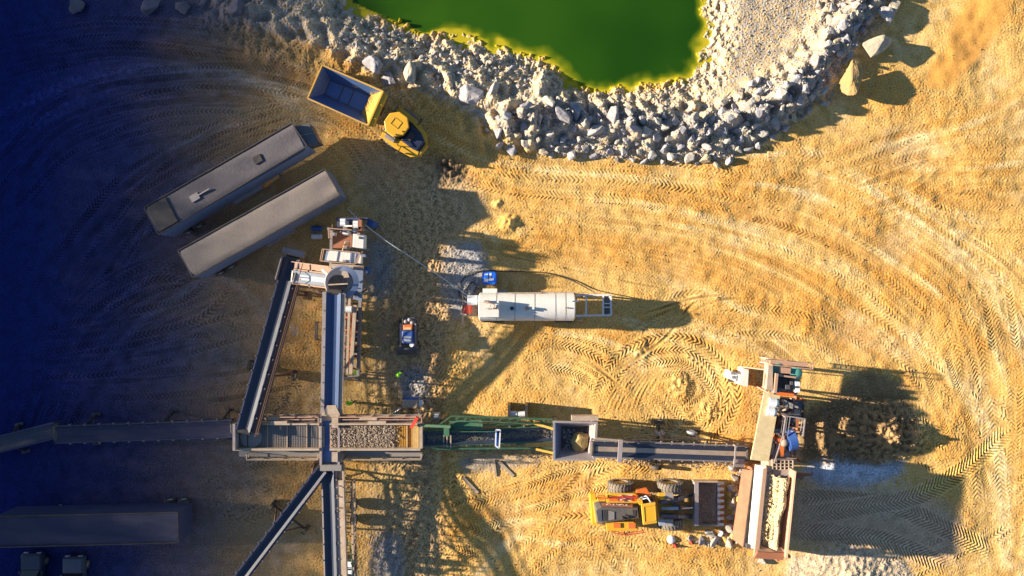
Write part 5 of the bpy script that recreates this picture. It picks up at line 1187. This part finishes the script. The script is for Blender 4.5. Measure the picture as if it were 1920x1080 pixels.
sol(I_, [(1186, 956), (1192, 957), (1192, 968), (1187, 969)], 2.84, 2.9, 'hood_vent', 'dark_steel', root)
k = B(); p = P(1167, 971, 3.0); k.cyl(p-Vector((0, 0, .2)), p+Vector((0, 0, .5)), .13); k.cyl(P(1171, 967, 2.9), P(1179, 969, 2.95), .12); k.done('exhaust', 'dark_steel', root)
# side stripe and maker's word
q = [P(1128, 943.5, 2.36), P(1186, 945.5, 2.36), P(1186, 951.5, 2.74), P(1130, 949.5, 2.74)]
k = B(); n_ = Vector((0, .03, .03)); k.hexa(q, [p+n_ for p in q]); k.done('side_stripe', 'rust', root)
cu = bpy.data.curves.new('t', 'FONT'); cu.body = 'VOLVO'; cu.size = .55; cu.extrude = .01; cu.align_x = 'CENTER'; cu.align_y = 'CENTER'
to = bpy.data.objects.new('t', cu); COL.objects.link(to); dg = bpy.context.evaluated_depsgraph_get(); tm = bpy.data.meshes.new_from_object(to.evaluated_get(dg)); bpy.data.objects.remove(to)
tm.materials.clear(); tm.materials.append(MATS['plastic_white']); to = bpy.data.objects.new('lettering', tm); COL.objects.link(to); to.parent = root
mid = sum(q, Vector())/4+n_*1.6; to.location = mid-root.location; to.rotation_euler = (R(-40), 0, R(178)); to.scale = (1.1, .85, 1)
for y0, y1, s in ((925, 943, -1), (979, 996, 1)):
    sol(I_, [(1136, y0+3), (1145, y0), (1188, y0), (1196, y0+3), (1196, y1), (1138, y1)], 2.35, 2.55, 'fender', 'yellow_paint', root, .04)
    k = B()
    if s < 0: k.rail([P(1120, 930, 2.5), P(1140, 929, 2.55), P(1192, 927, 2.55)], .9, .07, 1); k.beam(P(1162, 930, 2.7), P(1190, 940, 2.7), .07); k.beam(P(1162, 940, 2.72), P(1190, 930, 2.72), .07)
    else: k.rail([P(1146, 992, 1.9), P(1170, 997, 1.9), P(1204, 992, 1.9)], .9, .07, 1)
    k.done('railing', 'red_paint', root)
sol(I_, [(1162, 929), (1186, 928), (1186, 939), (1162, 939)], 2.56, 2.62, 'step_plate', 'white_paint', root)
sol(I_, [(1193, 920), (1214, 917), (1224, 934), (1196, 932)], 1.6, 2.2, 'battery_box', 'orange_paint', root, .04)
for q0, q1 in (((1142, 934), (1160, 940)), ((1187, 931), (1194, 940)), ((1150, 981), (1164, 990)), ((1178, 981), (1192, 991))): sol(I_, [(q0[0], q0[1]), (q1[0], q0[1]), (q1[0], q1[1]), (q0[0], q1[1])], 2.5, 2.66, 'access_panel', 'orange_paint', root, .02)
sol(I_, [(1121, 930), (1135, 930), (1135, 940), (1121, 940)], 1.9, 2.3, 'rear_box', 'yellow_paint', root)
sol(I_, [(1205, 944), (1228, 942), (1230, 978), (1208, 982)], 1.7, 3.35, 'cab', 'glass', root)
sol(I_, [(1202, 946), (1230, 942), (1233, 981), (1206, 985)], 3.35, 3.55, 'cab_roof', 'yellow_paint', root, .07)
sol(I_, [(1196, 938), (1204, 937), (1206, 946), (1199, 947)], 2.6, 3.3, 'cab_bracket', 'yellow_paint', root)
sol(I_, [(1205, 937), (1221, 936), (1222, 945), (1206, 946)], 2.0, 2.9, 'air_cleaner', 'dark_steel', root)
k = B(); k.tube([P(1197, 935, 2.9), P(1212, 930, 3.1), P(1222, 944, 3.2)], .06); k.tube([P(1199, 938, 3.0), P(1215, 933, 3.2), P(1221, 944, 3.2)], .05); k.done('grab_rail', 'plastic_white', root)
k = B(); q = [P(a, b, 3.57) for a, b in ((1207, 950), (1228, 947), (1230, 976), (1209, 979))]; [k.beam(q[i], q[(i+1) % 4], .05, .04) for i in range(4)]; k.done('roof_panel_seam', 'yellow_worn', root)
sol(I_, [(1233, 934), (1262, 938), (1262, 976), (1236, 980)], .9, 1.7, 'front_frame', 'yellow_worn', root, .05)
for y0, y1 in ((924, 938), (974, 986)): sol(I_, [(1234, y0), (1262, y0), (1263, y1), (1236, y1)], 2.3, 2.45, 'fender', 'yellow_paint' if y0 < 950 else 'pale_blue_steel', root, .03); sol(I_, [(1247, y0), (1262, y0), (1263, y1-2), (1247, y1-2)], 2.46, 2.5, 'fender_plate', 'lilac_steel', root)
for y in (912, 979):
    for x in (1163, 1256): wheel_parts(root, P(x, y, 1.08), (0, 1, 0), 1.13, .9, 'tyre_dusty', 'yellow_worn', 24)
for s, (ya, yb) in ((1, (941, 928)), (-1, (966, 968))):
    k = B(); k.beam(P(1238, ya, 2.3), P(1268, (ya+yb)/2, 2.0), .3, .5); k.beam(P(1268, (ya+yb)/2, 2.0), P(1298, yb-(2 if s > 0 else 0), .9), .3, .45); k.done('lift_arm', 'engine_grey', root)
    k = B(); k.cyl(P(1236, ya+3*s, 1.9), P(1282, (ya+yb)/2+2*s, 1.4), .12); k.done('lift_cylinder', 'lilac_steel', root)
k = B(); k.beam(P(1262, 946, 2.0), P(1276, 956, 2.4), .5, .5); k.beam(P(1272, 950, 2.5), P(1296, 952, 1.5), .3, .3); k.done('bell_crank', 'dark_steel', root)
k = B(); k.cyl(P(1240, 953, 2.2), P(1272, 953, 2.5), .14); k.cyl(P(1276, 953, 2.4), P(1298, 952, 1.8), .08); k.done('tilt_cylinder', 'pale_blue_steel', root)
# bucket
def bk(x, y, z): return P(x, y, z)
k = B(); y0, y1 = 904, 985
prof = [(1297, 1.9), (1295, 1.2), (1299, .55), (1308, .25), (1348, .2)]
prof = [(1308, 1.75), (1300, 1.3), (1299, .7), (1308, .3), (1347, .25)]
for (xa, za), (xb, zb) in zip(prof, prof[1:]):
    q = [P(xa, y0, za), P(xb, y0, zb), P(xb, y1, zb), P(xa, y1, za)]; n_ = (q[1]-q[0]).cross(q[2]-q[0]).normalized()*.06; k.hexa(q, [p+n_ for p in q])
k.done('bucket', 'grey_steel', root)
k = B(); k.beam(P(1306, y0, 1.78), P(1306, y1, 1.78), .35, .14); k.done('bucket_lip', 'lilac_steel', root)
for y in (y0, y1): sol(I_, [(1301, y-1.5), (1347, y-1.5), (1345, y+1.5), (1301, y+1.5)], .3, 1.0, 'bucket_side', 'cream_steel' if y == y0 else 'grey_steel', root)
k = B(); k.beam(P(1347, y0, .3), P(1347, y1, .3), .3, .1); k.done('cutting_edge', 'pale_blue_steel', root)
for i in range(8): y = y0+2+i*(y1-y0-4)/7; k = B(); p = P(1345, y, .5); q = P(1357.5, y, .42); k.hexa([p+Vector((0, -.16, -.09)), p+Vector((0, .16, -.09)), p+Vector((0, .16, .09)), p+Vector((0, -.16, .09))], [q+Vector((0, -.1, -.03)), q+Vector((0, .1, -.03)), q+Vector((0, .1, .03)), q+Vector((0, -.1, .03))]); k.done('bucket_tooth', 'plastic_white', root)
g = []
for i in range(2200): x = random.uniform(1304, 1342); y = random.uniform(907, 982); q = P(x, y, .6); g.append((q.x, q.y, .42+.35*math.exp(-((x-1306)/14)**2)+random.uniform(0, .08), random.uniform(.05, .13)))
ob = rubble('bucket_soil', g, 'thin layer of grey soil in the loader bucket', 'soil'); ob.data.materials.clear(); ob.data.materials.append(MATS['brown_stone'])

# ------------------------------------------------------------------ small tracked loader
root = thing('skid_loader', 'small dark blue tracked loader with an orange panel and its bucket lowered', 'loader', tuple(P(766, 628)))
for x in (753, 777):
    k = B(); a0 = P(x, 601, .5); a1 = P(x, 648, .5)
    k.box(a0.x-.22, a1.y, .05, a0.x+.22, a0.y, .75)
    for i in range(18): yy = a1.y+(a0.y-a1.y)*i/17; k.box(a0.x-.26, yy-.03, .78, a0.x+.26, yy+.03, .84)
    k.done('track', 'rubber', root, bevel=.03)
sol(I_, [(754, 597), (779, 597), (781, 650), (752, 650)], .5, 1.0, 'chassis', 'dark_steel', root, .04)
sol(I_, [(756, 595), (778, 595), (779, 610), (755, 610)], 1.0, 1.6, 'engine', 'engine_grey', root, .06)
for x, y in ((761, 603), (768, 600), (773, 605)): k = B(); k.dome(P(x, y, 1.6), .2, .2); k.done('engine_cap', 'lilac_steel', root)
sol(I_, [(756, 609), (773, 609), (773, 619), (756, 619)], 1.0, 1.85, 'rear_cover', 'orange_paint', root, .05); sol(I_, [(758, 614), (771, 614), (771, 618), (758, 618)], 1.85, 1.9, 'vent', 'cream_paint', root)
sol(I_, [(753, 620), (774, 620), (774, 644), (754, 644)], 1.0, 2.1, 'cab', 'blue_paint', root, .1); sol(I_, [(757, 631), (771, 631), (771, 640), (757, 640)], 2.1, 2.14, 'roof_window', 'pale_blue_steel', root)
for x in (751, 779): k = B(); k.beam(P(x, 606, 1.6), P(x, 640, 1.4), .14, .25); k.beam(P(x, 640, 1.4), P(x, 654, .5), .14, .2); k.done('lift_arm', 'lilac_steel', root)
k = B(); p = P(773, 646, 1.3); k.cyl(p, p+Vector((0, 0, .5)), .2); k.done('work_lamp', 'plastic_white', root)
k = B(); k.beam(P(745, 654, .8), P(783, 654, .8), .2, .15); q = [P(745, 655, .7), P(783, 655, .7), P(783, 665, .12), P(745, 665, .12)]; k.hexa([p-Vector((0, 0, .06)) for p in q], q)
for x in (745, 783): k.beam(P(x, 654, .6), P(x, 666, .2), .06, .3)
k.done('bucket', 'engine_grey', root)

# ------------------------------------------------------------------ parked pickups
def pickup(px, py, label, roofmat):
    root = thing('pickup_truck', label, 'pickup truck', tuple(P(px, py))); c = P(px, py)
    def bx(x0, y0, z0, x1, y1, z1, nm, mt, bv=.06): k = B(); k.box(c.x+x0, c.y+y0, z0, c.x+x1, c.y+y1, z1); return k.done(nm, mt, root, bevel=bv)
    bx(-.95, -2.6, .45, .95, 2.7, 1.05, 'body', roofmat, .12); bx(-.9, 1.2, 1.05, .9, 2.6, 1.2, 'hood', roofmat, .08)
    k = B(); k.hexa([(c.x-.85, c.y-1.0, 1.05), (c.x+.85, c.y-1.0, 1.05), (c.x+.85, c.y+1.3, 1.05), (c.x-.85, c.y+1.3, 1.05)], [(c.x-.72, c.y-.8, 1.7), (c.x+.72, c.y-.8, 1.7), (c.x+.72, c.y+.6, 1.7), (c.x-.72, c.y+.6, 1.7)]); k.done('windows', 'glass', root)
    bx(-.72, -.8, 1.7, .72, .6, 1.78, 'roof', roofmat, .03); bx(-.8, -2.5, 1.05, .8, -1.05, 1.08, 'cargo_bed', 'dark_steel', 0)
    for s in (-1, 1): k = B(); k.beam(c+Vector((s*.9, -2.5, 1.2)), c+Vector((s*.9, -1.05, 1.2)), .1, .3); k.done('bed_side', roofmat, root); bx(s*.95, .9, 1.05, s*1.12, 1.1, 1.2, 'mirror', 'dark_steel', 0); bx(s*.6-.2, 2.68, .75, s*.6+.2, 2.74, .95, 'headlight', 'plastic_white', 0)
    for y in (-1.7, 1.75):
        for s in (-1, 1): wheel_parts(root, c+Vector((s*.85, y, .38)), (1, 0, 0), .38, .26, 'rubber', 'grey_steel', 0)
M('shade_paint', (.03, .04, .08), .3, .2, dirt=.1); M('shade_silver', (.07, .085, .13), .3, .2, dirt=.1)  # both paints darkened toward navy, corner shade put into their colour
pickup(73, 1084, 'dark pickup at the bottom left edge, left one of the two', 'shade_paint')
pickup(150, 1090, 'paler silver pickup at the bottom left edge, right one of the two', 'shade_silver')

# ------------------------------------------------------------------ people
def skin_mesh(name, pts, edges, rad, mat, parent, loc=(0, 0, 0), sub=2):
    me = bpy.data.meshes.new(name); me.from_pydata(pts, edges, []); o = bpy.data.objects.new(name, me); COL.objects.link(o); o.parent = parent; o.location = loc
    md = o.modifiers.new('skin', 'SKIN'); md.use_smooth_shade = True
    for v, r in zip(me.skin_vertices[0].data, rad): v.radius = (r, r) if not isinstance(r, tuple) else r
    me.skin_vertices[0].data[0].use_root = True
    o.modifiers.new('sub', 'SUBSURF').levels = sub; o.modifiers['sub'].render_levels = sub; me.materials.append(MATS[mat]); return o
def person(px, py, rot, label, bend=0, reach=.3):
    c = P(px, py, .9); root = thing('person', label, 'person', (c.x, c.y, 0), R(rot), local=True)
    lean = bend
    def T(x, y, z):   # lean the upper body forward from the hip (z=.93)
        if z <= .93: return (x, y, z)
        d = z-.93; return (x, y+math.sin(lean)*d, .93+math.cos(lean)*d)
    pts = [(0, 0, .93), T(0, 0, 1.15), T(0, 0, 1.40), T(0, .01, 1.52), T(0, .03, 1.64), T(0, .04, 1.72)]; ed = [(0, 1), (1, 2), (2, 3), (3, 4), (4, 5)]; rad = [.13, (.15, .11), (.17, .11), .055, .085, .07]
    for s in (-1, 1):
        b = len(pts); pts += [(s*.10, 0, .86), (s*.12, .06, .48), (s*.13, .0, .09), (s*.14, .14, .04)]; rad += [.09, .06, .045, .04]; ed += [(0, b), (b, b+1), (b+1, b+2), (b+2, b+3)]
        b = len(pts); sh = T(s*.19, 0, 1.43); el = (s*.30, sh[1]+.10, sh[2]-.24); wr = (s*.24, sh[1]+.10+reach, sh[2]-.32); pa = (s*.235, wr[1]+.07, wr[2]-.02)
        pts += [sh, el, wr, pa]; rad += [.065, .045, .03, (.04, .018)]; ed += [(2, b), (b, b+1), (b+1, b+2), (b+2, b+3)]
        for i, (dx, ln) in enumerate(((-.03, .07), (-.01, .08), (.01, .075), (.03, .06))):
            j = len(pts); pts += [(pa[0]+dx, pa[1]+.03, pa[2]), (pa[0]+dx*1.1, pa[1]+.03+ln*.6, pa[2]-.015), (pa[0]+dx*1.1, pa[1]+.03+ln, pa[2]-.04)]; rad += [.009]*3; ed += [(b+3, j), (j, j+1), (j+1, j+2)]
        j = len(pts); pts += [(pa[0]-s*.045, pa[1]-.01, pa[2]), (pa[0]-s*.06, pa[1]+.03, pa[2]-.02)]; rad += [.011, .009]; ed += [(b+3, j), (j, j+1)]
    skin_mesh('body', pts, ed, rad, 'skin', root)
    v = [T(0, 0, .95), T(0, 0, 1.15), T(0, 0, 1.42), T(.20, 0, 1.42), T(-.20, 0, 1.42), T(0, 0, 1.47)]; a = v[3]; e = (a[0]+.1, a[1]+.09, a[2]-.2)
    v += [e, (-e[0], e[1], e[2])]
    skin_mesh('vest', v, [(0, 1), (1, 2), (2, 3), (2, 4), (2, 5), (3, 6), (4, 7)], [(.19, .15), (.2, .16), (.2, .16), .11, .11, .1, .075, .075], 'hivis', root)
    tp = [(0, 0, .95), (0, 0, .88)]; te = [(0, 1)]; tr = [(.16, .13), (.15, .13)]
    for s in (-1, 1): b = len(tp); tp += [(s*.10, 0, .80), (s*.12, .06, .48), (s*.13, .0, .13)]; tr += [.105, .08, .07]; te += [(1, b), (b, b+1), (b+1, b+2)]
    skin_mesh('trousers', tp, te, tr, 'denim', root)
    for s in (-1, 1): skin_mesh('boot', [(s*.13, -.04, .06), (s*.135, .06, .06), (s*.14, .17, .045)], [(0, 1), (1, 2)], [.06, .06, .05], 'rubber', root)
    hc = Vector(T(0, .04, 1.70)); k = B(); k.dome(hc+Vector((0, 0, .02)), .135, .14, n=18); k.cyl(hc+Vector((0, .03, .02)), hc+Vector((0, .03, .035)), .165, n=18); k.done('hard_hat', 'hivis', root, rel=False, smooth=True)
    for s in (-1, 1): k = B(); k.dome(hc+Vector((s*.03, .085, -.06)), .012, .012, 8, 3); k.done('eye', 'plastic_white', root, rel=False)
    k = B(); k.dome(hc+Vector((0, .09, -.09)), .017, .03, 8, 3); k.done('nose', 'skin', root, rel=False)
person(673, 701, 60, 'worker in a lime hi-vis jacket bending with both arms out below the crushing plant', bend=.7, reach=.42)
person(748, 699, -150, 'worker in a lime hi-vis jacket standing apart below the small tracked loader', bend=.1)
person(658, 757, 20, 'worker in a lime hi-vis jacket just above the stony screen walkway', bend=.25)

# ------------------------------------------------------------------ small things
def plank(a, b, w, lb, nm='plank', mt='cream_steel', z=.05): p = P(*a, z); q = P(*b, z); h = max(hz(p.x, p.y), hz(q.x, q.y)); k = B(); k.beam(p+Vector((0, 0, h)), q+Vector((0, 0, h)), w, .1); o = k.done(nm, mt, loc=p); tag(o, lb, nm)
plank((868, 895), (896, 924), .28, 'pale plank lying on sand below the green conveyor, left one of two')
plank((936, 866), (963, 893), .28, 'pale plank lying on sand below the green conveyor, right one of two')
plank((926, 862), (930, 893), .18, 'narrow pale plank lying between the two wider planks')
for x, y, lb in ((1265, 1022, 'red cone lying beside the white bag'), (1295, 1016, 'red cone lying right of the other one, by the rocks')):
    p = P(x, y); z = hz(p.x, p.y); root = thing('marker_cone', lb+' below the loader', 'marker cone', (p.x, p.y, z)); k = B(); k.cyl(p+Vector((0, 0, z+.04)), p+Vector((0, 0, z+.5)), .16, .03); k.done('cone', 'red_paint', root); k = B(); k.box(p.x-.2, p.y-.2, z, p.x+.2, p.y+.2, z+.04); k.done('base', 'dark_steel', root)
p = P(1258, 1011); k = B(); k.dome(p+Vector((0, 0, hz(p.x, p.y)-.05)), .42, .3, n=12, m=4); o = k.done('cement_bag', 'plastic_white', loc=(p.x, p.y, 0)); tag(o, 'white bag dropped on sand just below the loader front wheel', 'bag')
p = P(556, 620); k = B(); k.box(p.x-.5, p.y-.7, .02, p.x+.5, p.y+.5, .08); o = k.done('board', 'pale_blue_steel', loc=(p.x, p.y, 0)); tag(o, 'pale sheet lying on the ground right of the slanting belt', 'board')

# ------------------------------------------------------------------ unseen wood added on the western ridge for its shade
nl = 124000
f = rng.random(nl)
# leaf density thins upward so the cast shade fades out gradually
zg = np.linspace(19.5, 31.5, 60); pg = np.interp(zg, [19.5, 23, 25, 26.5, 28, 29.5, 31.0], [2.9, 2.9, 2.5, 1.7, .85, .3, 0]); cg = np.cumsum(pg); cg = (cg-cg[0])/(cg[-1]-cg[0])
zt_ = np.interp(rng.random(nl), cg, zg); xc = rng.uniform(-118, -100, nl); yc_ = rng.uniform(-44, 62, nl)
keep = (rng.random(nl) < .88+.12*np.sin(yc_*.7+np.sin(xc*.5)*2)) 
zt_, xc, yc_ = zt_[keep], xc[keep], yc_[keep]
# height on the line of sight from the sun: farther leaf quads lifted to keep the shade fade
zt_ = zt_ + (-105-xc)*.315
n_l = len(xc); s = rng.uniform(.13, .24, n_l)
nr = rng.standard_normal((n_l, 3)); nr /= np.linalg.norm(nr, axis=1)[:, None]; t1 = np.cross(nr, rng.standard_normal((n_l, 3))); t1 /= np.linalg.norm(t1, axis=1)[:, None]; t2 = np.cross(nr, t1)
cc = np.c_[xc, yc_, zt_]; q4 = np.stack([cc-t1*s[:, None], cc-t2*s[:, None]*.7, cc+t1*s[:, None], cc+t2*s[:, None]*.7], 1).reshape(-1, 3)
me = mesh_np('shade_leaves', q4, np.arange(n_l*4).reshape(-1, 4), 4, smooth_=False); me.materials.append(MATS['leaf'])
o = bpy.data.objects.new('shade_curtain', me); COL.objects.link(o); tag(o, 'unseen leaf curtain added west of the quarry to shade the haul road', 'shade_curtain', kind='stuff')
k = B()
for i in range(90):
    x = random.uniform(-116, -101); y = random.uniform(-44, 62); k.cyl((x, y, 20), (x+random.uniform(-.4, .4), y, 29+random.uniform(-2, 1)), .22, .06, n=6)
    for j in range(3): a = random.random()*6.28; z = random.uniform(24, 27); k.cyl((x, y, z), (x+math.cos(a)*1.4, y+math.sin(a)*1.4, z+1.3), .08, .03, n=5)
o = k.done('shade_trunks', 'bark', loc=(-108, 0, 20)); tag(o, 'trunks and limbs added under the unseen shading leaf curtain', 'shade_curtain', kind='stuff')

# ------------------------------------------------------------------ light and camera
EL = 17.5; sdir = Vector((-math.cos(R(6.2))*math.cos(R(EL)), math.sin(R(6.2))*math.cos(R(EL)), math.sin(R(EL))))
sun = bpy.data.lights.new('sun', 'SUN'); sun.energy = SUN; sun.angle = R(.9); sun.color = (1, .86, .66)
so = bpy.data.objects.new('sun', sun); COL.objects.link(so); so.rotation_euler = sdir.to_track_quat('Z', 'Y').to_euler()
w = bpy.data.worlds.new('World'); SC.world = w; w.use_nodes = True; nt = w.node_tree; bg = nt.nodes['Background']; sk = nt.nodes.new('ShaderNodeTexSky'); sk.sky_type = 'NISHITA'; sk.sun_disc = False
sk.sun_elevation = R(EL); sk.sun_rotation = math.atan2(sdir.x, sdir.y); sk.air_density = 1.0; sk.dust_density = .3; sk.ozone_density = 2.8
nt.links.new(sk.outputs[0], bg.inputs[0]); bg.inputs[1].default_value = SKY
cam = bpy.data.cameras.new('camera'); cam.sensor_width = 36; cam.lens = 36*CH/96; cam.clip_end = 3000; cam.clip_start = .5
co_ = bpy.data.objects.new('camera', cam); COL.objects.link(co_); co_.location = (0, 0, CH); co_.rotation_euler = (0, 0, 0); SC.camera = co_
SC.view_settings.view_transform = 'Standard'; SC.view_settings.look = 'None'; SC.view_settings.exposure = 0
for o in bpy.data.objects:
    if '_o' in o: del o['_o']
    if '_v' in o: del o['_v']
